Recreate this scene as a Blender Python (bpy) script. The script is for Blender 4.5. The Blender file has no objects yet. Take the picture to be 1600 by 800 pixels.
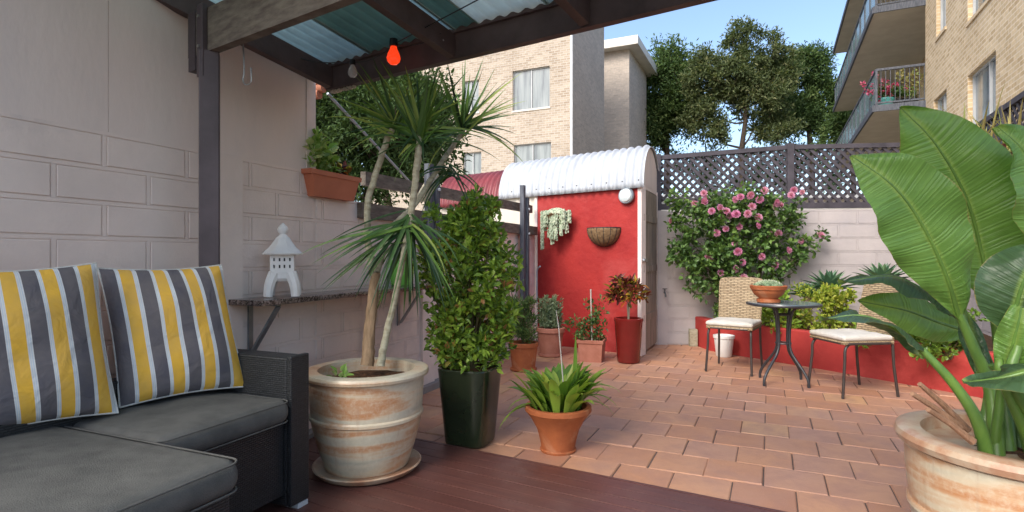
import bpy, math, random
import numpy as np
from mathutils import Vector
R = math.radians
random.seed(7); rng = np.random.default_rng(7)
SC = bpy.context.scene; COL = SC.collection
F = 876.0; CH = 1.15
# measuring helpers used while laying the yard out: photograph pixel -> point at a given distance / height
def P(px, py, Y): return np.array([(px-800)/F*Y, Y, CH+(400-py)/F*Y])
def G(px, py, z=0.0):
    Y = (CH-z)*F/(py-400); return np.array([(px-800)/F*Y, Y, z])
def V(*a): return np.array(a, float)
def nrm(v):
    v = np.asarray(v, float); return v/max(1e-9, np.linalg.norm(v))
Z = V(0,0,1)

# ------------------------------------------------------------------ materials
MATS = {}
class NT:
    def __init__(s, name):
        m = bpy.data.materials.new(name); m.use_nodes = True; s.m = m
        s.t = m.node_tree; s.t.nodes.clear()
        s.out = s.n('ShaderNodeOutputMaterial')
        s.p = s.n('ShaderNodeBsdfPrincipled'); s.l(s.p.outputs[0], s.out.inputs[0])
        MATS[name] = m
    def n(s, ty, **k):
        o = s.t.nodes.new(ty)
        for a, b in k.items(): setattr(o, a, b)
        return o
    def l(s, a, b): s.t.links.new(a, b)
    def coord(s, kind='Object'): return s.n('ShaderNodeTexCoord').outputs[kind]
    def mapped(s, src, scale=(1,1,1), rot=(0,0,0), loc=(0,0,0)):
        mp = s.n('ShaderNodeMapping'); mp.inputs['Scale'].default_value = scale
        mp.inputs['Rotation'].default_value = rot; mp.inputs['Location'].default_value = loc
        s.l(src, mp.inputs[0]); return mp.outputs[0]
    def noise(s, src, scale, detail=4, rough=.55, dist=0):
        o = s.n('ShaderNodeTexNoise'); o.inputs['Scale'].default_value = scale
        o.inputs['Detail'].default_value = detail; o.inputs['Roughness'].default_value = rough
        o.inputs['Distortion'].default_value = dist; s.l(src, o.inputs['Vector']); return o.outputs['Fac']
    def ramp(s, fac, stops, interp='LINEAR'):
        r = s.n('ShaderNodeValToRGB'); r.color_ramp.interpolation = interp
        e = r.color_ramp.elements
        while len(e) < len(stops): e.new(.5)
        for i, (p, c) in enumerate(stops):
            e[i].position = p; e[i].color = (*c, 1) if hasattr(c, '__len__') else (c, c, c, 1)
        s.l(fac, r.inputs[0]); return r.outputs[0]
    def mix(s, fac, a, b, mode='MIX'):
        o = s.n('ShaderNodeMix', data_type='RGBA', blend_type=mode)
        for inp, v in ((o.inputs[0], fac), (o.inputs[6], a), (o.inputs[7], b)):
            if isinstance(v, (int, float)): inp.default_value = v
            elif isinstance(v, (tuple, list)): inp.default_value = (*v, 1)
            else: s.l(v, inp)
        return o.outputs[2]
    def math(s, op, a, b=0.0):
        o = s.n('ShaderNodeMath', operation=op)
        for inp, v in ((o.inputs[0], a), (o.inputs[1], b)):
            if isinstance(v, (int, float)): inp.default_value = v
            else: s.l(v, inp)
        return o.outputs[0]
    def bump(s, h, strength=.3, dist=.01, prev=None):
        b = s.n('ShaderNodeBump'); b.inputs['Strength'].default_value = strength
        b.inputs['Distance'].default_value = dist; s.l(h, b.inputs['Height'])
        if prev is not None: s.l(prev, b.inputs['Normal'])
        return b.outputs[0]
    def set(s, col=None, rough=None, metal=None, normal=None, spec=None, **k):
        for nm, v in (('Base Color', col), ('Roughness', rough), ('Metallic', metal), ('Specular IOR Level', spec), *k.items()):
            if v is None: continue
            i = s.p.inputs[nm]
            if isinstance(v, (int, float)): i.default_value = v
            elif isinstance(v, (tuple, list)): i.default_value = (*v, 1)
            else: s.l(v, i)
        if normal is not None: s.l(normal, s.p.inputs['Normal'])
        return s.m

def simple(name, c1, c2=None, scale=6, rough=.6, bs=60, bst=.15, bd=.004, metal=0, spec=.5, stretch=(1,1,1), stain=None, coat=0):
    n = NT(name); co = n.mapped(n.coord(), stretch)
    c2 = c2 or tuple(x*.75 for x in c1)
    f = n.noise(co, scale, 6, .6)
    col = n.mix(n.ramp(f, [(.35, 0), (.68, 1)]), c1, c2)
    if stain:
        f2 = n.noise(co, scale*.35, 8, .7, .6)
        col = n.mix(n.ramp(f2, [(.5, 0), (.66, 1)]), col, stain)
    b = n.bump(n.noise(co, bs, 4, .6), bst, bd)
    rr = n.ramp(f, [(.3, rough*.85), (.7, min(1, rough*1.12))])
    n.set(col, rr, metal, b, spec)
    if coat: n.p.inputs['Coat Weight'].default_value = coat; n.p.inputs['Coat Roughness'].default_value = .08
    return n.m

def leafmat(name, stops, rough=.45, trans=.35, spec=.4):
    n = NT(name); a = n.n('ShaderNodeAttribute'); a.attribute_name = 'tint'
    c = n.ramp(a.outputs['Fac'], stops)
    n.set(c, rough, spec=spec)
    tr = n.n('ShaderNodeBsdfTranslucent')
    c2 = n.mix(1.0, c, (1.25, 1.25, .6), 'MULTIPLY'); n.l(c2, tr.inputs[0])
    ms = n.n('ShaderNodeMixShader'); ms.inputs[0].default_value = trans
    n.l(n.p.outputs[0], ms.inputs[1]); n.l(tr.outputs[0], ms.inputs[2]); n.l(ms.outputs[0], n.out.inputs[0])
    return n.m

# ------------------------------------------------------------------ mesh builder
ORG = {}
class MB:
    def __init__(s): s.v = []; s.f = []; s.t = []; s.uv = {}; s.nv = 0; s.m = []; s.cm = 0
    def add(s, verts, faces, tint=0.5, uvs=None):
        verts = np.asarray(verts, float).reshape(-1, 3); b = s.nv
        s.v.append(verts); s.nv += len(verts)
        tt = np.full(len(verts), tint) if np.isscalar(tint) else np.asarray(tint, float)
        s.t.append(tt)
        for i, f in enumerate(faces):
            s.f.append([b+j for j in f]); s.m.append(s.cm)
            if uvs is not None: s.uv[len(s.f)-1] = [uvs[j] for j in f]
        return s
    def hexa(s, c8, tint=.5):
        return s.add(c8, [(0,3,2,1),(4,5,6,7),(0,1,5,4),(1,2,6,5),(2,3,7,6),(3,0,4,7)], tint)
    def obox(s, c, ax, ay, az, tint=.5):
        "box about c with half axes"
        c, ax, ay, az = map(np.asarray, (c, ax, ay, az))
        return s.hexa([c-ax-ay-az, c+ax-ay-az, c+ax+ay-az, c-ax+ay-az, c-ax-ay+az, c+ax-ay+az, c+ax+ay+az, c-ax+ay+az], tint)
    def rbox(s, c, ax, ay, az, r=.01, tint=.5, seg=2):
        "box with rounded edges: cube-sphere style superellipsoid grid"
        c, ax, ay, az = [np.asarray(q, float) for q in (c, ax, ay, az)]
        L = [np.linalg.norm(q) for q in (ax, ay, az)]; U = [nrm(q) for q in (ax, ay, az)]
        r = min(r, *[l*.98 for l in L])
        n = seg
        def axis(l):
            a = [math.pi/4*(-1+k/n) for k in range(n+1)]   # -45..0
            left = [(-(l-r), math.tan(x)) for x in a]
            return left
        # build by projecting a subdivided cube
        ks = [-1 + (1/n)*k for k in range(n)] 
        def line(l):
            o = []
            for k in range(n+1): o.append((-(l-r), -1+k/n))
            for k in range(n+1): o.append(((l-r), k/n))
            return o
        for d in range(3):
            for sg in (-1, 1):
                e, f = (d+1) % 3, (d+2) % 3
                le, lf = line(L[e]), line(L[f])
                vs = []
                for (ce, te) in le:
                    for (cf, tf) in lf:
                        q = np.zeros(3); q[d] = sg; q[e] = te; q[f] = tf
                        q = q/np.linalg.norm(q)*r
                        cc = np.zeros(3); cc[d] = sg*(L[d]-r); cc[e] = ce; cc[f] = cf
                        w = cc+q
                        vs.append(c + U[0]*w[0] + U[1]*w[1] + U[2]*w[2])
                m = len(lf); fs = []
                for i in range(len(le)-1):
                    for j in range(m-1):
                        a = i*m+j; q4 = (a, a+m, a+m+1, a+1)
                        fs.append(q4 if sg > 0 else q4[::-1])
                s.add(vs, fs, tint)
        return s
    def bar(s, p, q, w, h, up=Z, tint=.5):
        p, q = np.asarray(p, float), np.asarray(q, float); d = q-p; u = nrm(d)
        side = nrm(np.cross(u, up)); up2 = np.cross(side, u)
        return s.obox((p+q)/2, d/2, side*w/2, up2*h/2, tint)
    def tube(s, pts, rad, n=8, tint=.5, cap=True):
        pts = [np.asarray(p, float) for p in pts]; k = len(pts)
        rad = [rad]*k if np.isscalar(rad) else list(rad)
        vs = []; ref = None
        for i in range(k):
            d = nrm(pts[min(i+1, k-1)]-pts[max(i-1, 0)])
            if ref is None:
                ref = nrm(np.cross(d, V(0,0,1) if abs(d[2]) < .9 else V(1,0,0)))
            ref = nrm(ref - d*np.dot(ref, d)); b = np.cross(d, ref)
            for j in range(n):
                a = 2*math.pi*j/n; vs.append(pts[i] + rad[i]*(math.cos(a)*ref+math.sin(a)*b))
        fs = [(i*n+j, i*n+(j+1) % n, (i+1)*n+(j+1) % n, (i+1)*n+j) for i in range(k-1) for j in range(n)]
        if cap: fs += [tuple(range(n))[::-1], tuple((k-1)*n+j for j in range(n))]
        return s.add(vs, fs, tint)
    def lathe(s, c, prof, n=40, tint=.5, sq=0, rot=0, wob=0, sx=1, sy=1):
        "prof: list of (r, z). sq>0 squares the section"
        c = np.asarray(c, float); vs = []
        for (r, z) in prof:
            for j in range(n):
                a = 2*math.pi*j/n; k = 1
                if sq: k = 1/((abs(math.cos(a))**(2+sq)+abs(math.sin(a))**(2+sq))**(1/(2+sq)))
                rr = r*k*(1+wob*math.sin(3*a+z*9))
                x, y = rr*math.cos(a)*sx, rr*math.sin(a)*sy
                vs.append(c+V(x*math.cos(rot)-y*math.sin(rot), x*math.sin(rot)+y*math.cos(rot), z))
        m = len(prof)
        fs = [(i*n+j, i*n+(j+1) % n, (i+1)*n+(j+1) % n, (i+1)*n+j) for i in range(m-1) for j in range(n)]
        if prof[0][0] > 1e-4: fs.append(tuple(range(n))[::-1])
        if prof[-1][0] > 1e-4: fs.append(tuple((m-1)*n+j for j in range(n)))
        return s.add(vs, fs, tint)
    def blob(s, c, r, n=10, tint=.5, sz=1, jit=0):
        prof = [(max(1e-5, r*math.sin(math.pi*k/n)), -r*sz*math.cos(math.pi*k/n)) for k in range(n+1)]
        return s.lathe(c, prof, n+2, tint, wob=jit)
    def leaves(s, pos, dirs, nors, L, W, tint, fold=.12, curl=.1):
        "vectorised folded leaves"
        pos = np.asarray(pos); N = len(pos)
        d = dirs/np.linalg.norm(dirs, axis=1, keepdims=True)
        side = np.cross(d, nors); side /= np.maximum(1e-6, np.linalg.norm(side, axis=1, keepdims=True))
        up = np.cross(side, d)
        L = np.broadcast_to(L, N)[:, None]; W = np.broadcast_to(W, N)[:, None]
        T = [(0,0,0), (-.5,.42,fold), (0,.5,0), (.5,.42,fold), (0,1,-curl), (-.36,.74,fold*.5-curl*.4), (.36,.74,fold*.5-curl*.4)]
        vs = np.stack([pos + side*W*a + d*L*b + up*L*c for a, b, c in T], axis=1).reshape(-1, 3)
        b0 = s.nv; s.v.append(vs); s.nv += len(vs); s.t.append(np.repeat(np.asarray(tint, float), 7))
        for i in range(N):
            b = b0+7*i
            s.f += [[b, b+2, b+1], [b, b+3, b+2], [b+1, b+2, b+4, b+5], [b+2, b+3, b+6, b+4]]
            s.m += [s.cm]*4
        return s
    def blade(s, p, d, L, W, droop=.4, n=6, tint=.5, fold=.25, prof=None, up=Z, twist=0):
        "strap leaf that arches: p base, d direction"
        p = np.asarray(p, float); d = nrm(d); pts = []; q = p.copy()
        dirs = []
        for i in range(n+1):
            pts.append(q.copy()); dirs.append(d.copy())
            d = nrm(d + V(0,0,-droop/n*(1+i*.35))); q = q + d*L/n
        vs = []
        for i in range(n+1):
            t = i/n
            w = W*(prof(t) if prof else (min(1, .45+2.2*t)*(1-t**2.2)+.02))
            sd = np.cross(dirs[i], up)
            if np.linalg.norm(sd) < .05: sd = V(1,0,0)
            sd = nrm(sd); u2 = np.cross(sd, dirs[i])
            if twist: sd = sd*math.cos(twist*t)+u2*math.sin(twist*t); u2 = np.cross(sd, dirs[i])
            vs += [pts[i]-sd*w/2+u2*w*fold, pts[i], pts[i]+sd*w/2+u2*w*fold]
        fs = []
        for i in range(n):
            a = i*3; fs += [(a, a+1, a+4, a+3), (a+1, a+2, a+5, a+4)]
        return s.add(vs, fs, tint)
    def build(s, name, mat, parent=None, smooth=False, local=False, angle=40, origin=None):
        if not s.v: raise RuntimeError('empty '+name)
        v = np.concatenate(s.v); t = np.concatenate(s.t)
        if local: org = V(0,0,0); worldv = v
        elif parent is not None: org = ORG[parent.name]
        else: org = origin if origin is not None else V((v[:,0].min()+v[:,0].max())/2, (v[:,1].min()+v[:,1].max())/2, v[:,2].min())
        me = bpy.data.meshes.new(name); me.from_pydata((v-org).tolist(), [], s.f)
        ms = mat if isinstance(mat, (list, tuple)) else [mat]
        for m in ms: me.materials.append(MATS[m])
        if len(ms) > 1: me.polygons.foreach_set('material_index', s.m)
        a = me.attributes.new('tint', 'FLOAT', 'POINT'); a.data.foreach_set('value', t)
        # metric UVs
        nl = len(me.loops); vi = np.zeros(nl, int); me.loops.foreach_get('vertex_index', vi)
        npoly = len(me.polygons); pn = np.zeros(npoly*3); me.polygons.foreach_get('normal', pn); pn = pn.reshape(-1, 3)
        tot = np.zeros(npoly, int); me.polygons.foreach_get('loop_total', tot)
        ln = np.repeat(pn, tot, axis=0); lv = v[vi]
        hz = np.abs(ln[:, 2]) > .8
        tx = -ln[:, 1]; ty = ln[:, 0]; q = np.maximum(1e-6, np.hypot(tx, ty)); tx /= q; ty /= q
        u = np.where(hz, lv[:, 0], lv[:, 0]*tx+lv[:, 1]*ty); w = np.where(hz, lv[:, 1], lv[:, 2])
        uv = np.stack([u, w], 1)
        if s.uv:
            st = np.zeros(npoly, int); me.polygons.foreach_get('loop_start', st)
            for fi, q4 in s.uv.items():
                for k, c in enumerate(q4): uv[st[fi]+k] = c
        ul = me.uv_layers.new(name='UVMap'); ul.data.foreach_set('uv', uv.ravel())
        if smooth:
            me.polygons.foreach_set('use_smooth', [True]*npoly)
            try: me.set_sharp_from_angle(angle=R(angle))
            except Exception: pass
        me.update()
        o = bpy.data.objects.new(name, me); COL.objects.link(o)
        if parent is not None: o.parent = parent; ORG[o.name] = ORG.get(parent.name, V(0,0,0))
        else:
            o.location = org; ORG[o.name] = np.array(org)
        return o

def tag(o, label=None, cat=None, group=None, kind=None):
    if label: o['label'] = label
    if cat: o['category'] = cat
    if group: o['group'] = group
    if kind: o['kind'] = kind
    return o
def thing(name, loc, label, cat, group=None, rz=0):
    o = bpy.data.objects.new(name, None); COL.objects.link(o); o.empty_display_size = .1
    o.location = loc; o.rotation_euler = (0, 0, rz); ORG[o.name] = np.array(loc, float)
    return tag(o, label, cat, group)
def copy_tree(o, parent=None):
    c = o.copy(); COL.objects.link(c); c.parent = parent
    for ch in list(o.children): copy_tree(ch, c)
    return c

# ------------------------------------------------------------------ material library
simple('wall_paint', (.82,.70,.635), (.72,.615,.56), 2.6, .75, 75, .4, .004, spec=.25, stain=(.60,.52,.49))
simple('back_wall_paint', (.50,.45,.435), (.41,.37,.365), 2.5, .8, 45, .4, .004, spec=.25, stain=(.40,.37,.38))
simple('wall_smooth', (.79,.675,.615), (.72,.615,.565), 1.6, .75, 22, .22, .008, spec=.3, stain=(.62,.55,.525), stretch=(1,1,.35))
simple('dark_timber', (.085,.066,.074), (.055,.044,.050), 5, .55, 30, .35, .004, stretch=(1,1,1), spec=.4)
simple('brown_timber', (.12,.085,.082), (.075,.056,.055), 6, .6, 40, .35, .004, spec=.35)
simple('old_timber', (.19,.165,.135), (.10,.082,.07), 9, .8, 35, .6, .006, stretch=(1,1,4), spec=.2)
simple('grey_timber', (.13,.14,.16), (.06,.065,.08), 11, .8, 35, .6, .006, stretch=(4,4,.6), spec=.2)
simple('lattice_paint', (.075,.066,.078), (.045,.04,.048), 6, .6, 40, .3, .003, spec=.35)
simple('cushion', (.118,.118,.110), (.082,.083,.078), 9, .92, 260, .8, .003, spec=.2, stretch=(1,1,1))
simple('white_seat', (.62,.59,.52), (.50,.47,.41), 8, .9, 160, .3, .003, spec=.2)
simple('terracotta', (.38,.115,.04), (.28,.08,.03), 9, .75, 60, .3, .003, spec=.3, stain=(.45,.22,.12))
simple('terracotta_pink', (.45,.19,.13), (.36,.14,.09), 9, .75, 60, .3, .003, spec=.3)
simple('planter_box', (.50,.16,.085), (.42,.13,.07), 6, .55, 50, .15, .002, spec=.4)
simple('green_glaze', (.014,.022,.012), (.022,.032,.016), 5, .18, 12, .12, .004, spec=.6)
simple('red_glaze', (.17,.012,.01), (.13,.01,.008), 5, .16, 12, .06, .003, spec=.6)
simple('soil', (.06,.035,.022), (.12,.07,.04), 30, .95, 70, 1, .02, spec=.1)
simple('mulch', (.17,.085,.045), (.06,.035,.022), 40, .95, 60, 1, .02, spec=.1)
simple('white_stone', (.86,.85,.83), (.78,.77,.75), 12, .55, 90, .2, .002, spec=.4)
simple('white_paint', (.78,.78,.76), (.68,.68,.66), 5, .5, 60, .1, .002)
simple('cream_wall', (.62,.58,.50), (.52,.48,.41), 1.5, .8, 30, .2, .004, spec=.2)
simple('fascia_paint', (.70,.66,.58), (.62,.58,.5), 1.5, .6, 30, .1, .002)
simple('soffit', (.60,.55,.46), (.48,.44,.37), 1.2, .8, 20, .1, .003)
simple('red_wall', (.37,.028,.024), (.28,.018,.018), 3, .7, 14, .8, .010, spec=.3, stain=(.40,.055,.05))
simple('red_render', (.40,.045,.038), (.31,.03,.028), 3.5, .65, 28, .55, .006, spec=.3, stain=(.50,.07,.06))
simple('white_metal', (.52,.55,.58), (.44,.47,.50), 4, .55, 50, .08, .002, spec=.3, stain=(.40,.42,.44))
simple('red_metal', (.24,.05,.055), (.17,.04,.045), 4, .45, 50, .1, .002, spec=.5)
simple('dark_metal', (.035,.037,.042), (.025,.026,.03), 12, .38, 80, .1, .001, spec=.5)
simple('galv', (.30,.33,.35), (.22,.24,.26), 14, .45, 60, .1, .001, metal=.6)
simple('steel', (.42,.42,.42), (.35,.35,.35), 14, .35, 60, .1, .001, metal=.8)
simple('brown_metal', (.055,.045,.04), (.04,.03,.028), 14, .4, 60, .1, .001)
simple('bark', (.30,.26,.20), (.17,.14,.10), 14, .85, 60, .8, .008, stretch=(1,1,.5), spec=.15)
simple('cane_bark', (.44,.42,.31), (.25,.22,.15), 20, .8, 70, .6, .004, stretch=(1,1,2.2), spec=.2)
simple('old_cane', (.38,.26,.16), (.22,.15,.09), 14, .85, 60, .9, .006, stretch=(3,3,.6), spec=.15)
simple('tree_bark', (.09,.07,.055), (.05,.04,.03), 3, .9, 12, .8, .03, spec=.1)
simple('twig', (.12,.10,.05), (.07,.06,.03), 14, .8, 60, .4, .003, spec=.2)
simple('ground', (.22,.19,.15), (.14,.12,.09), .5, .95, 12, .6, .02, spec=.1)
simple('concrete', (.30,.28,.27), (.22,.21,.2), 4, .85, 40, .5, .004, spec=.2)
simple('dry_stalk', (.36,.20,.12), (.22,.12,.07), 14, .8, 60, .5, .004, stretch=(4,4,1))
simple('coir', (.26,.17,.09), (.14,.085,.045), 30, .95, 90, 1, .01, spec=.1)
simple('black_plastic', (.02,.02,.022), None, 5, .4, 50, .05, .001)
simple('turquoise', (.10,.42,.42), (.08,.34,.35), 5, .35, 50, .05, .001)
simple('bone_stick', (.55,.52,.47), (.42,.38,.33), 14, .6, 60, .2, .001)
simple('curtain', (.50,.56,.58), (.36,.42,.45), 3, .8, 20, .3, .01, stretch=(9,9,.15))
simple('slab_conc', (.62,.57,.47), (.54,.49,.40), 2, .8, 30, .1, .004)
simple('tile_roof', (.42,.16,.09), (.30,.11,.06), 4, .8, 30, .3, .006)
simple('peach_blind', (.62,.45,.30), (.5,.35,.22), 3, .8, 30, .1, .004)

def green_glass():
    n = NT('green_glass'); n.set((.22,.60,.10), .2, spec=.6)
    n.p.inputs['Transmission Weight'].default_value = .1
green_glass()

def pavermat():
    n = NT('paver'); a = n.n('ShaderNodeAttribute'); a.attribute_name = 'tint'
    c = n.ramp(a.outputs['Fac'], [(0, (.41,.20,.12)), (.3, (.51,.255,.14)), (.55, (.55,.29,.165)), (.8, (.48,.265,.175)), (1, (.62,.36,.17))])
    co = n.coord()
    f = n.noise(co, 5, 8, .65, .3)
    c = n.mix(n.ramp(f, [(.42, 0), (.66, .55)]), c, (.34,.19,.155))
    f2 = n.noise(co, 160, 3, .6)
    c = n.mix(n.ramp(f2, [(.58, 0), (.75, .3)]), c, (.62,.42,.33))
    c = n.mix(n.ramp(n.noise(co, 1.1, 5, .6), [(.45, 0), (.7, .45)]), c, (.50,.31,.23))
    b = n.bump(n.noise(co, 55, 5, .65), .35, .004)
    n.set(c, n.ramp(f, [(.3, .48), (.7, .72)]), normal=b, spec=.4)
pavermat()

def deckmat():
    n = NT('deck_board'); a = n.n('ShaderNodeAttribute'); a.attribute_name = 'tint'
    co = n.mapped(n.coord(), (1,1,1), (0,0,R(29)))
    co2 = n.mapped(co, (1.2,26,26))
    f = n.noise(co2, 1.8, 6, .6, .4)
    c = n.ramp(a.outputs['Fac'], [(0, (.110,.042,.033)), (.5, (.126,.049,.039)), (1, (.142,.058,.046))])
    c = n.mix(n.ramp(f, [(.35, 0), (.7, .6)]), c, (.065,.028,.025))
    c = n.mix(n.ramp(n.noise(co, 2.3, 7, .7, .3), [(.5, 0), (.72, .35)]), c, (.20,.12,.10))
    b = n.bump(f, .25, .003); b = n.bump(n.noise(co, 90, 3), .12, .002, b)
    n.set(c, n.ramp(n.noise(co, 6, 5), [(.3, .3), (.7, .5)]), normal=b, spec=.5)
deckmat()

def brickmat(name, c1, c2, mortar, bw=.24, bh=.086, rough=.85):
    n = NT(name); uv = n.n('ShaderNodeTexCoord').outputs['UV']
    b = n.n('ShaderNodeTexBrick'); n.l(uv, b.inputs['Vector'])
    b.inputs['Color1'].default_value = (*c1, 1); b.inputs['Color2'].default_value = (*c2, 1)
    b.inputs['Mortar'].default_value = (*mortar, 1); b.inputs['Scale'].default_value = 1
    b.inputs['Mortar Size'].default_value = .011; b.inputs['Mortar Smooth'].default_value = .2
    b.inputs['Brick Width'].default_value = bw; b.inputs['Row Height'].default_value = bh
    f = n.noise(n.coord(), .7, 7, .65)
    c = n.mix(n.ramp(f, [(.4, 0), (.7, .35)]), b.outputs['Color'], tuple(x*.72 for x in c1))
    c = n.mix(n.ramp(n.noise(n.coord(), 11, 3), [(.5, 0), (.7, .35)]), c, tuple(min(1, x*1.25) for x in c2))
    bp = n.bump(n.math('SUBTRACT', 1.0, b.outputs['Fac']), .6, .01)
    n.set(c, rough, normal=bp, spec=.2)
brickmat('cream_brick', (.34,.27,.20), (.51,.43,.34), (.55,.51,.45))
brickmat('shade_lift_brick', (.48,.41,.34), (.62,.53,.44), (.55,.50,.44))  # the cream brick again, its colour brightened to offset shade on these walls
brickmat('tan_brick', (.50,.35,.19), (.70,.54,.34), (.74,.62,.46))

def stripes():
    n = NT('stripe_fabric'); uv = n.n('ShaderNodeTexCoord').outputs['UV']
    sp = n.n('ShaderNodeSeparateXYZ'); n.l(uv, sp.inputs[0])
    fr = n.math('FRACT', sp.outputs['X'])
    W = (.66,.67,.66); B = (.50,.58,.64); Gy = (.105,.10,.115); Y = (.74,.43,.055)
    c = n.ramp(fr, [(0, Gy), (.40, W), (.425, B), (.445, W), (.475, B), (.49, W), (.51, Y), (.87, W), (.895, B), (.915, W), (.945, B), (.965, W)], 'CONSTANT')
    e = n.mix(n.ramp(n.noise(n.coord(), 9, 4), [(.35, 0), (.7, .25)]), c, (.30,.25,.2))
    co = n.mapped(uv, (60, 240, 1))
    b = n.bump(n.noise(co, 3, 2), .25, .002); b = n.bump(n.noise(n.coord(), 11, 3, .5, .5), .6, .022, b)
    n.set(e, .85, normal=b, spec=.2)
stripes()
simple('piping', (.60,.60,.57), (.45,.45,.42), 60, .8, 200, .4, .002)
simple('orange_fabric', (.78,.33,.05), (.62,.25,.04), 9, .85, 200, .3, .002)

def wicker(name, c1, c2, sx, sz, bst=.9, rough=.5):
    n = NT(name); uv = n.n('ShaderNodeTexCoord').outputs['UV']
    b = n.n('ShaderNodeTexBrick'); n.l(uv, b.inputs['Vector'])
    b.offset = .5
    b.inputs['Scale'].default_value = 1; b.inputs['Brick Width'].default_value = sx; b.inputs['Row Height'].default_value = sz
    b.inputs['Mortar Size'].default_value = sz*.2; b.inputs['Mortar Smooth'].default_value = .8
    b.inputs['Color1'].default_value = (*c1, 1); b.inputs['Color2'].default_value = (*c2, 1)
    b.inputs['Mortar'].default_value = (*[x*.3 for x in c1], 1)
    n.set(b.outputs['Color'], rough, normal=n.bump(n.math('SUBTRACT', 1.0, b.outputs['Fac']), bst, .004), spec=.5)
wicker('black_wicker', (.022,.024,.026), (.034,.037,.040), .022, .009)
wicker('tan_wicker', (.33,.235,.13), (.45,.34,.20), .040, .017, 1.0, .6)

def granite():
    n = NT('granite'); v = n.n('ShaderNodeTexVoronoi'); v.inputs['Scale'].default_value = 120; n.l(n.coord(), v.inputs['Vector'])
    sp = n.n('ShaderNodeSeparateColor'); n.l(v.outputs['Color'], sp.inputs[0])
    c = n.ramp(sp.outputs[0], [(0, (.05,.035,.03)), (.4, (.16,.12,.10)), (.75, (.26,.20,.18)), (1, (.42,.36,.32))], 'CONSTANT')
    n.set(c, .12, spec=.6)
granite()

def potglaze():
    n = NT('cream_glaze'); co = n.coord()
    sp = n.n('ShaderNodeSeparateXYZ'); n.l(co, sp.inputs[0])
    st = n.mapped(co, (.9,.9,7))
    f = n.noise(st, 2.0, 4, .5, .5)
    c = n.ramp(f, [(.28, (.38,.37,.29)), (.40, (.52,.48,.37)), (.48, (.58,.49,.35)), (.55, (.54,.34,.20)), (.63, (.46,.22,.10)), (.72, (.53,.37,.24)), (.82, (.56,.50,.38))])
    c = n.mix(n.ramp(n.noise(co, 45, 4, .7), [(.45, 0), (.75, .5)]), c, (.66,.62,.50))
    c = n.mix(n.ramp(n.noise(n.mapped(co, (9,9,.5)), 4, 4, .6), [(.55, 0), (.7, .35)]), c, (.40,.27,.18))
    b = n.bump(n.noise(co, 60, 4), .25, .003)
    n.set(c, .33, normal=b, spec=.5)
potglaze()
def potrim():
    n = NT('rim_glaze'); co = n.coord()
    f = n.noise(co, 7, 6, .65)
    c = n.ramp(f, [(.3, (.50,.44,.34)), (.45, (.50,.38,.27)), (.58, (.42,.24,.15)), (.72, (.34,.17,.10))])
    n.set(c, .35, normal=n.bump(n.noise(co, 60, 4), .2, .003), spec=.5)
potrim()

def oldboards():
    n = NT('old_boards'); uv = n.n('ShaderNodeTexCoord').outputs['UV']
    co = n.mapped(uv, (16, .8, 1))
    f = n.noise(co, 2, 7, .65, .5)
    c = n.ramp(f, [(.3, (.10,.08,.065)), (.5, (.30,.25,.20)), (.7, (.45,.39,.33))])
    c = n.mix(n.ramp(n.noise(uv, 2, 5), [(.5, 0), (.7, .6)]), c, (.22,.19,.17))
    n.set(c, .85, normal=n.bump(f, .6, .008), spec=.2)
oldboards()

def sheet(name, col, trans, rough=.35):
    n = NT(name); n.set(col, rough, spec=.4)
    co = n.mapped(n.coord(), (1,1,1))
    d = n.mix(n.ramp(n.noise(co, 3.0, 7, .7), [(.45, 0), (.7, .5)]), col, tuple(x*.55 for x in col))
    n.l(d, n.p.inputs['Base Color'])
    tr = n.n('ShaderNodeBsdfTranslucent'); n.l(d, tr.inputs[0])
    ms = n.n('ShaderNodeMixShader'); ms.inputs[0].default_value = trans
    n.l(n.p.outputs[0], ms.inputs[1]); n.l(tr.outputs[0], ms.inputs[2]); n.l(ms.outputs[0], n.out.inputs[0])
sheet('clear_sheet', (.56,.68,.66), .8)
sheet('pale_sheet', (.80,.86,.78), .85)
sheet('green_sheet', (.26,.38,.33), .75)

def glass(name, col=(.05,.07,.08), rough=.06):
    n = NT(name); n.set(col, rough, spec=.9); return n.m
glass('window_glass'); glass('blue_glass', (.16,.22,.25), .1)
def railglass():
    n = NT('rail_glass'); n.set((.35,.46,.47), .15, spec=.6)
    g = n.n('ShaderNodeBsdfTransparent'); g.inputs[0].default_value = (.62,.72,.72,1)
    ms = n.n('ShaderNodeMixShader'); ms.inputs[0].default_value = .35
    n.l(n.p.outputs[0], ms.inputs[1]); n.l(g.outputs[0], ms.inputs[2]); n.l(ms.outputs[0], n.out.inputs[0])
railglass()
def bulb(name, col, em=0):
    n = NT(name); n.set(col, .08, spec=.7)
    n.p.inputs['Transmission Weight'].default_value = .5
    if em: n.p.inputs['Emission Color'].default_value = (*col, 1); n.p.inputs['Emission Strength'].default_value = em
bulb('orange_bulb', (.95,.09,.02), .2); bulb('clear_bulb', (.85,.85,.85))
def lampglass():
    n = NT('opal'); n.set((.62,.68,.68), .25, spec=.6)
lampglass()

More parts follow.
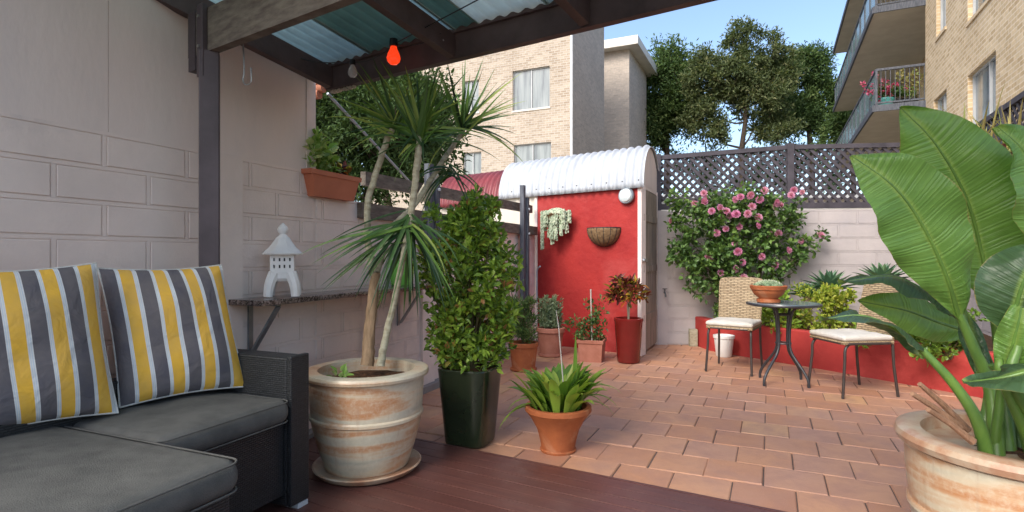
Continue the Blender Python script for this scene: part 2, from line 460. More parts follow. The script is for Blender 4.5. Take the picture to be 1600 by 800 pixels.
leafmat('shrub_leaf', [(0, (.075,.14,.025)), (.35, (.17,.29,.04)), (.7, (.29,.44,.06)), (.93, (.32,.42,.06)), (1, (.34,.17,.06))], .35, .3)
leafmat('rose_leaf', [(0, (.05,.10,.03)), (.6, (.10,.19,.045)), (1, (.19,.30,.07))], .45, .3)
leafmat('dracaena_leaf', [(0, (.03,.07,.03)), (.5, (.07,.15,.035)), (.85, (.15,.27,.05)), (1, (.30,.38,.09))], .38, .25)
leafmat('strap_leaf', [(0, (.08,.17,.025)), (.5, (.17,.31,.04)), (.85, (.30,.43,.06)), (1, (.50,.50,.12))], .4, .35)
leafmat('tree_leaf_dark', [(0, (.04,.07,.025)), (.5, (.075,.13,.04)), (.85, (.12,.19,.06)), (1, (.19,.25,.09))], .6, .3, .2)
leafmat('tree_leaf_olive', [(0, (.06,.085,.035)), (.5, (.12,.155,.065)), (.85, (.19,.22,.10)), (1, (.28,.28,.14))], .6, .35, .2)
leafmat('lime_leaf', [(0, (.12,.20,.02)), (.5, (.30,.38,.04)), (1, (.52,.52,.10))], .45, .35)
leafmat('agave_leaf', [(0, (.05,.12,.07)), (.5, (.10,.20,.11)), (1, (.18,.30,.15))], .5, .15)
leafmat('herb_leaf', [(0, (.04,.09,.03)), (.6, (.10,.18,.05)), (1, (.19,.27,.10))], .55, .3)
leafmat('grey_herb', [(0, (.09,.14,.07)), (.6, (.19,.26,.14)), (1, (.33,.40,.25))], .6, .25)
leafmat('croton_leaf', [(0, (.05,.015,.015)), (.35, (.16,.03,.02)), (.6, (.10,.12,.02)), (.8, (.42,.30,.03)), (1, (.45,.10,.03))], .35, .25)
leafmat('pale_succulent', [(0, (.24,.32,.20)), (.5, (.46,.54,.38)), (1, (.68,.72,.54))], .55, .1)
leafmat('petal', [(0, (.58,.17,.36)), (.5, (.72,.33,.52)), (1, (.80,.56,.66))], .6, .35)
leafmat('red_petal', [(0, (.40,.03,.10)), (.5, (.52,.07,.18)), (1, (.62,.22,.30))], .6, .3)
leafmat('lattuce_leaf', [(0, (.10,.22,.04)), (.5, (.22,.38,.07)), (1, (.45,.55,.25))], .5, .3)
leafmat('cactus', [(0, (.10,.16,.08)), (1, (.24,.32,.18))], .8, .05)
leafmat('dry_leaf', [(0, (.25,.20,.08)), (.5, (.38,.33,.12)), (1, (.30,.36,.12))], .6, .3)

def bigleaf(name, a, b, under=False):
    n = NT(name); uv = n.n('ShaderNodeTexCoord').outputs['UV']
    sp = n.n('ShaderNodeSeparateXYZ'); n.l(uv, sp.inputs[0])
    ax = n.math('ABSOLUTE', sp.outputs['Y'])
    sh = n.math('SUBTRACT', sp.outputs['X'], n.math('MULTIPLY', ax, .30))
    cmb = n.n('ShaderNodeCombineXYZ'); n.l(sh, cmb.inputs[0])
    f = n.noise(n.mapped(cmb.outputs[0], (1,1,1)), 95, 2, .5)
    f2 = n.noise(n.mapped(cmb.outputs[0], (1,1,1)), 17, 2, .5)
    tone = n.noise(n.mapped(uv, (1,1,1)), 5, 4, .6)
    c = n.mix(n.ramp(tone, [(.35, 0), (.7, 1)]), a, b)
    c = n.mix(n.ramp(f, [(.52, 0), (.66, .35)]), c, tuple(min(1, x*1.45) for x in b))
    c = n.mix(n.ramp(f, [(.34, .35), (.44, 0)]), c, tuple(x*.65 for x in a))
    c = n.mix(n.ramp(ax, [(.006, .8), (.016, 0)]), c, (.24,.36,.08))
    at = n.n('ShaderNodeAttribute'); at.attribute_name = 'tint'
    ed = n.math('ADD', at.outputs['Fac'], n.math('MULTIPLY', n.noise(n.mapped(uv, (1,1,1)), 13, 4, .7), .22))
    c = n.mix(n.ramp(ed, [(1.06, 0), (1.12, .75)] if False else [(.0, 0), (1.0, 0)]), c, (.3,.2,.08))
    es = n.math('SUBTRACT', ed, .12)
    c = n.mix(n.ramp(es, [(.955, 0), (.985, .8)]), c, (.30,.24,.08))
    spot = n.noise(n.mapped(uv, (1,1,1)), 42, 4, .7)
    c = n.mix(n.ramp(spot, [(.68, 0), (.74, .5)]), c, (.22,.20,.08))
    bp = n.bump(f, .8, .008); bp = n.bump(f2, .4, .012, bp)
    n.set(c, .33, normal=bp, spec=.45)
    tr = n.n('ShaderNodeBsdfTranslucent'); n.l(n.mix(1.0, c, (1.3,1.4,.5), 'MULTIPLY'), tr.inputs[0])
    ms = n.n('ShaderNodeMixShader'); ms.inputs[0].default_value = .3
    n.l(n.p.outputs[0], ms.inputs[1]); n.l(tr.outputs[0], ms.inputs[2]); n.l(ms.outputs[0], n.out.inputs[0])
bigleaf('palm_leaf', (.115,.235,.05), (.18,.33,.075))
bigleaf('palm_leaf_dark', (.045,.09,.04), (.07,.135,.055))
simple('petiole', (.13,.24,.04), (.07,.15,.03), 6, .4, 60, .15, .002, stretch=(3,3,1))

# ================================================================== SETTING
g = MB(); g.add([(-150,-40,-.02),(150,-40,-.02),(150,260,-.02),(-150,260,-.02)], [(0,1,2,3)])
tag(g.build('ground', 'ground'), kind='structure')

W0 = V(-2.765, 0, 0); U = nrm(V(.4167, 1, 0)); N = V(U[1], -U[0], 0)
def S(s, d, z): return W0 + U*s + N*d + Z*z           # s metres along the left wall, d out from it
def sY(Y): return Y/U[1]

# --- pavers: real stones with open joints
PA = nrm(V(.46, 1, 0)); PB = V(PA[1], -PA[0], 0); J = V(.7266, 3.372, 0); PW = .288
E0 = V(-.419, 3.337, 0); ED = nrm(V(1.313, -.727, 0)); EN = V(ED[1], -ED[0], 0)     # deck edge; EN points to the viewer
mb = MB()
for i in range(-16, 26):
    for j in range(-30, 26):
        c = J + PA*(i+.5)*PW + PB*((j+.5)+(.5 if i % 2 else 0))*PW
        if np.dot(c-W0, N) < -.15 or c[1] > 8.2 or c[0] > 5.6: continue
        if np.dot(c-E0, EN) > .25: continue
        if c[1] < .2: continue
        h = (PW-.0055)/2; k = .005; zt = rng.normal(0, .0012)
        tl = PA*rng.normal(0, .0012) ; dz = rng.normal(0, .0015, 4)
        a, b = PA*h, PB*h*1.0; a2, b2 = PA*(h-k), PB*(h-k)
        c = c + PA*rng.normal(0,.0012)+PB*rng.normal(0,.0014)
        lo = [c-a-b, c+a-b, c+a+b, c-a+b]; hi = [c-a2-b2, c+a2-b2, c+a2+b2, c-a2+b2]
        vs = [q+Z*(-.012) for q in lo] + [q+Z*(-.004+zt) for q in lo] + [q+Z*(0+zt+e) for q, e in zip(hi, dz)]
        fs = []
        for r in (0, 4):
            for m in range(4): fs.append((r+m, r+(m+1) % 4, r+4+(m+1) % 4, r+4+m)[::-1])
        fs.append((11,10,9,8))
        mb.add(vs, fs, float(np.clip(rng.beta(1.5, 2.0), 0, 1)))
pv = mb.build('paving', 'paver'); tag(pv, kind='structure')
g = MB(); g.add([(-6,.2,-.0075),(7,.2,-.0075),(7,9,-.0075),(-6,9,-.0075)], [(0,1,2,3)])
simple('joint_sand', (.16,.11,.085), (.10,.075,.06), 20, .95, 60, .5, .004)
tag(g.build('paving_bed', 'joint_sand'), kind='structure')

# --- deck
dk = thing('deck', tuple(E0+EN*1.2), 'dark red brown timber deck of long narrow boards under the pergola', 'deck')
mb = MB()
for j in range(30):
    w = .0892; off = EN*(.008+.092*(j+.5))
    p = E0+off
    # start where the board meets the left wall
    t0 = (0.02-np.dot(p-W0, N))/np.dot(ED, N); t1 = 4.2
    zz = .03+rng.normal(0,.0006)
    a = p+ED*t0; b = p+ED*t1; sd = EN*w/2; k = EN*.0008
    vs = [a-sd, b-sd, b+sd, a+sd]
    vs = [q-Z*.0+Z*.002 for q in vs]+[q+Z*(zz-.004) for q in vs]+[a-sd+k+Z*zz, b-sd+k+Z*zz, b+sd-k+Z*zz, a+sd-k+Z*zz]
    fs = []
    for r in (0, 4):
        for m in range(4): fs.append((r+m, r+(m+1) % 4, r+4+(m+1) % 4, r+4+m))
    fs.append((8,9,10,11))
    mb.add(vs, fs, rng.random())
mb.build('board', 'deck_board', dk)
mb = MB(); t0 = (0.02-np.dot(E0-W0, N))/np.dot(ED, N)
mb.bar(E0+ED*t0+Z*.012-EN*.010, E0+ED*4.2+Z*.012-EN*.010, .02, .033); mb.build('edge_board', 'deck_board', dk)

# --- block walls
def blocks(mb, p0, u, n, s0, s1, ztop, rows, bw, bh, phase, jt=.024, proud=.006):
    jt = .025; mw = .0078
    for r in range(rows):
        zt = ztop-r*bh; zb = zt-bh
        if zt < .01: break
        off = phase+(bw/2 if r % 2 else 0)
        mb.obox(p0+u*(s0+s1)/2+n*.0+Z*zt, u*(s1-s0)/2, n*.0045, Z*mw, .5)
        k0 = math.floor((s0-off)/bw)
        k = k0
        while off+k*bw < s1:
            a = max(s0, off+k*bw)+jt/2; b = min(s1, off+(k+1)*bw)-jt/2; k += 1
            if a > s0+.05: mb.obox(p0+u*(a-jt/2)+n*.0+Z*(max(0,zb)+zt)/2, u*mw, n*.0043, Z*((zt-max(0,zb))/2-mw-.0005), .5)
            if b-a < .03: continue
            z0, z1 = max(0, zb)+jt/2, zt-jt/2
            pr = proud+rng.normal(0,.0008); c = .002
            def q(s, z, d): return p0+u*s+n*d+Z*z
            vs = [q(a,z0,-.004),q(b,z0,-.004),q(b,z1,-.004),q(a,z1,-.004), q(a,z0,pr-c*.6),q(b,z0,pr-c*.6),q(b,z1,pr-c*.6),q(a,z1,pr-c*.6),
                  q(a+c,z0+c,pr),q(b-c,z0+c,pr),q(b-c,z1-c,pr),q(a+c,z1-c,pr)]
            fs = []
            for rr in (0, 4):
                for m in range(4): fs.append((rr+m, rr+(m+1) % 4, rr+4+(m+1) % 4, rr+4+m)[::-1])
            fs.append((11,10,9,8)); mb.add(vs, fs, rng.random())
def slab(mb, p0, u, n, s0, s1, d0, d1, z0, z1):
    c = p0+u*(s0+s1)/2+n*(d0+d1)/2+Z*(z0+z1)/2
    mb.obox(c, u*(s1-s0)/2, n*(d1-d0)/2, Z*(z1-z0)/2)
BH = .1507; BW = .385; ph = sY(2.415)
lw = thing('boundary_wall', tuple(W0+U*3.5), 'long pink grey painted block wall behind the wicker sofa, its upper half smooth render', 'wall')
mb = MB(); blocks(mb, W0, U, N, sY(.3), sY(3.594), 1.678, 12, BW, BH, ph)
blocks(mb, W0, U, N, sY(3.594), sY(7.35), 1.678-BH, 11, BW, BH, ph+BW/2)
slab(mb, W0, U, N, sY(.3), sY(3.594), -.12, .0, 0, 1.672)
slab(mb, W0, U, N, sY(3.594)+.001, sY(7.35), -.12, .0, 0, 1.678-BH)
mb.build('block_courses', 'wall_paint', lw)
mb = MB(); slab(mb, W0, U, N, sY(.3), sY(2.43)-.001, -.12, .004, 1.673, 2.62); slab(mb, W0, U, N, sY(2.43)+.002, sY(3.52), -.12, .004, 1.673, 2.62)
slab(mb, W0, U, N, sY(2.42), sY(2.44), -.118, .0, 1.676, 2.6)
mb.build('render_panel', 'wall_smooth', lw)
mb = MB(); slab(mb, W0, U, N, sY(3.52)+.002, sY(3.594), -.13, .012, 1.674, 2.62); mb.build('end_trim', 'wall_paint', lw)
mb = MB(); slab(mb, W0, U, N, sY(2.90), sY(3.066), -.01, .022, 0, 1.69); mb.build('pilaster', 'wall_paint', lw)
mb = MB(); slab(mb, W0, U, N, sY(4.75), sY(4.93), -.01, .035, 0, 1.20); mb.build('pilaster', 'wall_paint', lw)
mb = MB(); slab(mb, W0, U, N, sY(3.35), sY(7.3), .0, .085, 0, .055); mb.build('kerb', 'concrete', lw)

# --- timber rails and standards on the far half of the left wall
tr = thing('timber_rails', tuple(W0+U*sY(5.6)-N*.05+Z*1.4), 'weathered brown timber rails running along the top of the left wall', 'rail')
mb = MB(); mb.bar(S(sY(4.1),-.04,1.72), S(sY(7.32),-.04,1.76), .045, .10); mb.build('rail', 'old_timber', tr)
mb = MB(); mb.bar(S(sY(3.98),.03,1.475), S(sY(7.32),.03,1.475), .04, .11); mb.build('rail', 'old_timber', tr)
for k, (Y, zt, w) in enumerate(((4.78, 1.93, .11), (6.78, 2.0, .10))):
    st = thing('timber_standard', tuple(S(sY(Y),.08,0.0)), ['blue grey weathered timber post bolted to the wall behind the dracaena','grey weathered split timber post fixed to the wall beside the red shed'][k], 'post', 'weathered posts fixed to the left wall')
    mb = MB(); mb.bar(S(sY(Y),.075,1.05 if k == 0 else .62), S(sY(Y),.075,zt), w*.62, .05, up=N)
    mb.build('plank', 'grey_timber', st)
    mb = MB(); mb.bar(S(sY(Y)+.085,.10,.95 if k == 0 else .35), S(sY(Y)+.085,.10,zt-.14), w*.5, .04, up=N)
    mb.build('plank', 'grey_timber', st)
    for zz in (1.42, 1.72):
        mb = MB(); mb.tube([S(sY(Y)+.085,.11,zz), S(sY(Y)+.085,.135,zz)], .014, 8); mb.build('bolt', 'white_metal', st)
    if k == 0:
        mb = MB(); mb.bar(S(sY(Y)-.10,.06,1.62), S(sY(Y)+.12,.06,1.84), .05, .09, up=N); mb.build('brace', 'cane_bark', st)

# ================================================================== PERGOLA
pg = thing('pergola', (-1.43, 2.66, .03), 'dark brown timber pergola with corrugated translucent and green roof sheets', 'pergola')
pc = V((327.5-800)/F*2.66, 2.66, 0); TD = nrm(V(-1.507, 1, 0)); TP = V(-TD[1], TD[0], 0); TP = -TP if TP[1] < 0 else TP
mb = MB(); mb.rbox(pc+Z*1.07, nrm(V(.9,.42,0))*.043, nrm(V(-.42,.9,0))*.043, Z*1.045, .006)
mb.rbox(pc+Z*2.16-TP*.036, TD*.026, TP*.012, Z*.17, .003)
mb.build('post', 'dark_timber', pg)
for zz in (2.13, 2.27):
    mb = MB(); mb.tube([pc+Z*zz-TP*.047, pc+Z*zz-TP*.056], .008, 8); mb.build('bolt', 'steel', pg)
mb = MB(); a0 = pc+TD*.155; a1 = pc-TD*3.2
mb.bar(a0+Z*2.213, a1+Z*2.213, .045, .204); mb.build('beam', 'old_timber', pg)
mb = MB(); s0 = pc+TD*.10+TP*.0; mb.bar(s0+Z*2.04+TD*.01, s0+Z*2.325+TD*.01, .06, .055, up=TP); mb.build('block', 'dark_timber', pg)
# fascia beam D and its ledger
D0 = P(545,132,3.269); D1 = P(1080,2.7,2.205); DD = nrm(D1-D0); zD = D0[2]
DNv = V(-DD[1], DD[0], 0); DNv = DNv if DNv[1] > 0 else -DNv       # away from the viewer
Da = D0-DD*.20; Db = D1+DD*1.0
mb = MB(); mb.bar(Da+DNv*.022+Z*.085, Db+DNv*.022+Z*.085, .044, .17); mb.build('beam', 'brown_timber', pg)
mb = MB(); mb.bar(Da-DNv*.010+Z*.155+DD*.02, Db-DNv*.010+Z*.155, .02, .06); mb.build('ledger', 'brown_timber', pg)
r0 = V(-1.57,2.75,2.315); r1 = V(-1.077,3.37,2.15); rd = nrm(r1-r0)
RN = nrm(np.cross(rd, DD)); RN = RN if RN[2] > 0 else -RN
def hit(px, py, off=0):       # point of the roof's underside plane (lifted by off) seen at a pixel of the photograph
    d = V((px-800)/F, 1, (400-py)/F); o = V(0,0,CH); p = r1+RN*off
    t = np.dot(p-o, RN)/np.dot(d, RN); return o+d*t
dline = lambda q: q + rd*(np.dot(D0-DNv*.0-q, DNv)/np.dot(rd, DNv))
def rafter(q, w=.045, h=.115, back=1.75, mat='brown_timber'):
    e = dline(q)-rd*.01; b = e-rd*back
    mb = MB(); mb.bar(b+RN*h/2, e+RN*h/2, w, h, up=RN); return mb.build('rafter', mat, pg), e
rafter(r1, .05, .12, 1.75)
_, e2 = rafter(hit(684, 76))
_, e4 = rafter(hit(911, 37))
rafter(e4+DD*.95)
# battens across, beyond the picture's top
mb = MB(); q = r1-rd*1.7+RN*.10; mb.bar(q-DD*.0, q+DD*3.2, .045, .07, up=RN); mb.build('batten', 'brown_timber', pg)
# roof sheets
def tcoord(px, py): return float(np.dot(dline(hit(px, py, .12))-dline(r1), DD))
ts = [-.30, tcoord(577,83), tcoord(672,79), tcoord(704,43), tcoord(739,32), tcoord(851,2), tcoord(851,2)+.75, 3.4]
mats = ['clear_sheet','green_sheet','clear_sheet','green_sheet','pale_sheet','clear_sheet','pale_sheet']
ts[2] = tcoord(690,70)
for a, b, m in zip(ts[:-1], ts[1:], mats):
    n = max(4, int((b-a)/.012)); vs = []
    for i in range(n+1):
        t = a-.012+(b-a+.02)*i/n; hz = .007*math.sin(2*math.pi*t/.076)
        base = dline(r1)+DD*t+RN*(.13+hz + (.003 if mats.index(m) == 1 else 0))
        vs += [base+rd*.06, base-rd*1.9]
    mb = MB(); mb.add(vs, [(2*i, 2*i+2, 2*i+3, 2*i+1) for i in range(n)]); o = mb.build('roof_sheet', m, pg, smooth=True, angle=80)
    md = o.modifiers.new('t', 'SOLIDIFY'); md.thickness = .002
# rusty gutter lip at the low corner
mb = MB()
for k in range(9):
    q = Da+DD*(.01+.025*k)-Z*.006; mb.blob(q+DNv*.03, .010+.006*rng.random(), 6, .5, 1, .2)
mb.build('flaking_paint', 'cream_wall', pg)

# hook on the beam
hk = MB(); q = P(380,69,2.62); pts = [q+V(0,0,.03), q, q+V(.004,0,-.10), P(381,118,2.62)]
c = P(386,124,2.62)
for k in range(7):
    a = math.pi+math.pi*k/6; pts.append(c+V(.020*math.cos(a),0,.026*math.sin(a)))
pts.append(P(392,106,2.62)); hk.tube(pts, .0035, 6)
tag(hk.build('wire_hook', 'steel', smooth=True), 'bent wire hook hanging from the weathered beam right of the dark post', 'hook')

# festoon lights
fl = thing('string_lights', tuple(P(615,72,2.95)), 'string of party bulbs, one orange and two clear, slung below the pergola beam', 'string lights')
def sag(a, b, s, n=14): return [a*(1-k/n)+b*(k/n)-Z*s*4*(k/n)*(1-k/n) for k in range(n+1)]
A_, B_, C_, D_ = P(525,98,3.15), P(551,97,3.05), P(617,68,2.9), P(689,52,2.75)
mb = MB(); mb.tube(sag(P(440,80,3.2),A_,.02)+sag(A_,B_,.004)[1:]+sag(B_,C_,.03)[1:], .003, 5)
mb.tube(sag(C_, P(765,-10,2.3), .0), .003, 5); mb.tube(sag(C_,D_,.03), .003, 5)
mb.build('cord', 'black_plastic', fl, smooth=True)
def lightbulb(px, py0, py1, Y, m, lab, upside=1):
    top = P(px,py0,Y); h = (py1-py0)/F*Y
    mb = MB(); mb.lathe(top-Z*h*.28, [(.001,h*.32),(h*.16,h*.3),(h*.18,0),(.001,-.001)], 12)
    s = mb.build('bulb_socket', 'black_plastic', fl, smooth=True)
    mb = MB(); mb.lathe(top-Z*h, [(.0005,0),(h*.14,h*.02),(h*.24,h*.12),(h*.28,h*.26),(h*.24,h*.42),(h*.15,h*.62),(h*.12,h*.74)], 18)
    b = mb.build('bulb', m, fl, smooth=True, angle=180)
    if lab: b['label'] = lab
lightbulb(615, 62, 101, 2.9, 'orange_bulb', 'glowing orange bulb')
lightbulb(551, 94, 121, 3.05, 'clear_bulb', 'clear glass bulb')
lightbulb(690, 52, 68, 2.78, 'clear_bulb', None)

# grey stay running down behind the wall end, brick end of neighbouring eave
mb = MB(); mb.tube([P(512,146,4.6), P(655,300,6.2)], .012, 8)
tag(mb.build('steel_stay', 'galv', smooth=True), 'thin grey steel stay sloping down behind the planter box', 'stay')
ne = thing('neighbour_eave', tuple(P(500,160,4.2)), 'small corner of terracotta tiles and timber seen past the end of the smooth wall', 'roof')
mb = MB(); q = P(484,142,4.15)
for k in range(3): mb.tube([q+V(-.3,.1,.045*k-.03), q+V(.11-.03*abs(k-1),-.02,.045*k-.03)], .035, 10)
mb.build('roof_tile', 'tile_roof', ne, smooth=True)
mb = MB(); mb.bar(P(478,126,4.15)+V(-.2,.1,0), P(517,134,4.15), .05, .05); mb.build('timber_trim', 'old_timber', ne)

# ================================================================== SOFA
so = thing('wicker_sofa', tuple(S(2.3,.4,.03)), 'black wicker corner sofa with dark grey cushions standing on the timber deck', 'sofa')
def sbox(name, mat, s0, s1, d0, d1, z0, z1, r=.012, parent=so, seg=3, smooth=True):
    mb = MB(); mb.rbox(S((s0+s1)/2,(d0+d1)/2,(z0+z1)/2), U*(s1-s0)/2, N*(d1-d0)/2, Z*(z1-z0)/2, r, seg=seg)
    return mb.build(name, mat, parent, smooth=smooth)
sbox('arm', 'black_wicker', 2.947, 3.052, .03, .70, .05, .705)
sbox('arm_post', 'black_wicker', 2.945, 3.055, .701, .728, .055, .712, .006)
sbox('base', 'black_wicker', 2.33, 2.946, .06, .69, .10, .425)
sbox('chaise_base', 'black_wicker', 1.3, 2.315, .06, 1.10, .08, .425)
sbox('back', 'black_wicker', 1.3, 2.946, .20, .26, .42, .66)
sbox('foot', 'white_metal', 2.99, 3.053, .64, .724, .028, .052, .004)
sbox('foot', 'white_metal', 2.26, 2.31, 1.04, 1.09, .028, .08, .004)
def cushion(s0, s1, d0, d1, z0, z1, puff=.018):
    "box cushion: crowned top, rounded sides, piping"
    n = 26; cs = S((s0+s1)/2,(d0+d1)/2,(z0+z1)/2); hs, hd, hz = (s1-s0)/2, (d1-d0)/2, (z1-z0)/2
    mb = MB(); r = .05
    mb.rbox(cs, U*hs, N*hd, Z*hz, r, seg=5)
    # crowned top panel just above the box
    vs = []; 
    for i in range(n+1):
        for j in range(n+1):
            a, b = -1+2*i/n, -1+2*j/n
            zc = hz-.006+puff*((1-a**4)*(1-b**4))**.8 + .004*math.sin(7*a+3*b)*(1-a*a)*(1-b*b)
            vs.append(cs+U*a*(hs-.03)+N*b*(hd-.03)+Z*zc)
    mb.add(vs, [(i*(n+1)+j, i*(n+1)+j+1, (i+1)*(n+1)+j+1, (i+1)*(n+1)+j)[::-1] for i in range(n) for j in range(n)])
    o = mb.build('cushion', 'cushion', so, smooth=True, angle=60)
    for zz in (hz-.012, -hz+.012):
        k = []; rr = .05
        for cx, cy, a0 in ((1,1,0),(-1,1,90),(-1,-1,180),(1,-1,270)):
            for t in range(5):
                a = R(a0+t*22.5); k.append(cs+U*(cx*(hs-rr)+rr*math.cos(a)*.93)+N*(cy*(hd-rr)+rr*math.sin(a)*.93)+Z*zz)
        k.append(k[0]); mb = MB(); mb.tube(k, .0032, 6, cap=False); mb.build('seam', 'cushion', o, smooth=True)
cushion(2.335, 2.94, .14, .745, .428, .535)
cushion(1.30, 2.328, .14, 1.145, .432, .540)

def pillow(name, c4, th, n_st, ph, label, back='orange_fabric'):
    BL, BR_, TR, TL = [np.asarray(q, float) for q in c4]
    nor = nrm(np.cross(BR_-BL, TL-BL))
    if np.dot(nor, V(0,-1,0)) < 0: nor = -nor
    n = 36; root = thing(name, tuple((BL+BR_)/2), label, 'cushion', 'striped scatter cushions on the sofa')
    def pos(u, v, sg):
        p = BL*(1-u)*(1-v)+BR_*u*(1-v)+TR*u*v+TL*(1-u)*v
        c = (BL+BR_+TR+TL)/4
        e = max(0, 1-abs(2*u-1)**2)*(abs(2*v-1)**3)*.035 + max(0, 1-abs(2*v-1)**2)*(abs(2*u-1)**3)*.035
        p = p+(c-p)*e*1.6
        t = (max(0,(1-abs(2*u-1)**2.6))*max(0,(1-abs(2*v-1)**2.6)))**.55
        w = .005*math.sin(9*u+5*v)*t + .006*math.sin(13*v-4*u+1)*t*(1-abs(2*u-1))
        return p+nor*(sg*t*th+w)
    for sg, m, nm in ((1, 'stripe_fabric', 'front_panel'), (-1, back, 'back_panel')):
        mb = MB(); vs = []; uv = []
        for i in range(n+1):
            for j in range(n+1):
                u, v = i/n, j/n; vs.append(pos(u, v, sg)); uv.append((u*n_st+ph, v*.45))
        fs = [(i*(n+1)+j, (i+1)*(n+1)+j, (i+1)*(n+1)+j+1, i*(n+1)+j+1)[::sg] for i in range(n) for j in range(n)]
        mb.add(vs, fs, uvs=uv); mb.build(nm, m, root, smooth=True, angle=180)
    ring = [pos(k/n, 0, 0) for k in range(n)]+[pos(1, k/n, 0) for k in range(n)]+[pos(1-k/n, 1, 0) for k in range(n)]+[pos(0, 1-k/n, 0) for k in range(n+1)]
    mb = MB(); mb.tube(ring, .0036, 6, cap=False); mb.build('piping', 'piping', root, smooth=True)
pillow('striped_cushion', [V(-1.54,2.20,.555), V(-1.212,2.565,.553), P(346,414,2.63), P(153,419,2.29)], .078, 3.95, .02,
       'yellow, grey and white striped cushion on the right, next to the sofa arm')
pillow('striped_cushion', [V(-1.80,1.80,.555), V(-1.500,2.135,.553), P(150,411,2.19), P(-120,424,1.80)], .082, 4.0, .02,
       'yellow, grey and white striped cushion on the left, cut by the edge of the picture')

# ================================================================== SHELF + LANTERN + VASE
sh = thing('wall_shelf', tuple(S(sY(3.7),.1,.90)), 'speckled brown granite shelf on slanting brackets below the white lantern', 'shelf')
mb = MB(); mb.rbox(S((sY(2.98)+sY(4.7))/2,.135,.905), U*(sY(4.7)-sY(2.98))/2, N*.125, Z*.015, .004); mb.build('slab', 'granite', sh, smooth=True)
for Y in (3.12, 4.45):
    mb = MB(); mb.bar(S(sY(Y),.03,.62), S(sY(Y),.215,.875), .03, .012, up=N); mb.bar(S(sY(Y),.012,.60), S(sY(Y),.012,.888), .03, .010, up=N); mb.bar(S(sY(Y),.012,.884), S(sY(Y),.22,.884), .03, .010)
    mb.build('bracket', 'galv', sh)
LZ = .921; lc = P(442,466,3.16); lc[2] = LZ; la = R(18)
ln = thing('stone_lantern', tuple(lc), 'white japanese pagoda lantern with four curved legs on the shelf', 'lantern')
ax, ay = V(math.cos(la),math.sin(la),0), V(-math.sin(la),math.cos(la),0)
def sq(mb, prof, n=4, k=1):
    vs = []
    for r, z in prof:
        for j in range(n):
            a = R(45+90*j) if n == 4 else 2*math.pi*(j+.5)/n
            vs.append(lc+ax*r*math.cos(a)+ay*r*math.sin(a)+Z*z)
    m = len(prof); fs = [(i*n+j, i*n+(j+1) % n, (i+1)*n+(j+1) % n, (i+1)*n+j) for i in range(m-1) for j in range(n)]
    fs += [tuple(range(n))[::-1], tuple((m-1)*n+j for j in range(n))]; mb.add(vs, fs)
mb = MB()
for sx, sy in ((1,1),(1,-1),(-1,1),(-1,-1)):
    pts = []; rad = []
    for k in range(7):
        t = k/6; out = .100-.040*(t**2.2); pts.append(lc+(ax*sx+ay*sy)*out*.70+Z*(.005+.125*t)); rad.append(.024+.008*t)
    mb.tube(pts, rad, 8)
sq(mb, [(.068,.088),(.088,.105),(.090,.135),(.082,.142)])
mb.build('leg', 'white_stone', ln, smooth=True, angle=35)
# lamp house with small square openings
mb = MB()
for d_, e_ in ((ax,ay),(ay,ax)):
    for sg in (1,-1):
        c = lc+d_*sg*.056+Z*.19
        for a in (-.052,-.0265,0,.0265,.052): mb.obox(c+e_*a, d_*.006, e_*(.0095 if abs(a) < .05 and a else .008), Z*.048)
        for z in (-.040,0,.040): mb.obox(c+Z*z, d_*.0065, e_*.055, Z*(.010 if z == 0 else .012))
mb.build('lamp_house', 'white_stone', ln)
mb = MB(); sq(mb, [(.056,.145),(.056,.235)]); mb.build('dark_core', 'black_plastic', ln)
mb = MB(); sq(mb, [(.112,.236),(.116,.243),(.102,.254),(.074,.280),(.050,.312),(.036,.335),(.030,.340)], 8); mb.build('roof', 'white_stone', ln, smooth=True, angle=30)
mb = MB(); mb.lathe(lc+Z*.338, [(.028,0),(.022,.008),(.016,.014),(.027,.028),(.030,.042),(.022,.058),(.008,.072),(.0005,.078)], 16); mb.build('finial', 'white_stone', ln, smooth=True)
mb = MB(); q = P(627,462,4.42); q[2] = LZ
mb.lathe(q, [(.001,0),(.08,.0),(.095,.03),(.10,.14),(.095,.19),(.085,.20),(.078,.19),(.082,.05),(.001,.02)], 24)
tag(mb.build('glass_vase', 'green_glass', smooth=True), 'bright green vase at the far end of the shelf behind the dracaena', 'vase')

# ================================================================== PLANTER BOX ON WALL
q = S(sY(3.71), -.01, 1.678-BH)
pb = thing('planter_box', tuple(q), 'orange plastic planter trough sitting on the wall top, seedlings growing in it', 'planter')
def trough(mb, c, a, b, h, tw, rim=.018):
    pr = [(0,.80,1),(h-.03,.97,1),(h-.03,1.04,1),(h,1.05,1),(h,.95,1),(h-.04,.9,1)]
    vs = []
    for z, k, _ in pr:
        for (sx, sy) in ((1,1),(-1,1),(-1,-1),(1,-1)): vs.append(c+a*sx*k+b*sy*k+Z*z)
    fs = [(i*4+j, i*4+(j+1) % 4, (i+1)*4+(j+1) % 4, (i+1)*4+j) for i in range(len(pr)-1) for j in range(4)]
    fs += [(3,2,1,0)]; mb.add(vs, fs)
mb = MB(); trough(mb, q, U*.235, N*.09, .165, 0); mb.build('trough', 'planter_box', pb)
mb = MB(); mb.obox(q+Z*.13, U*.20, N*.072, Z*.005); mb.build('soil', 'soil', pb)

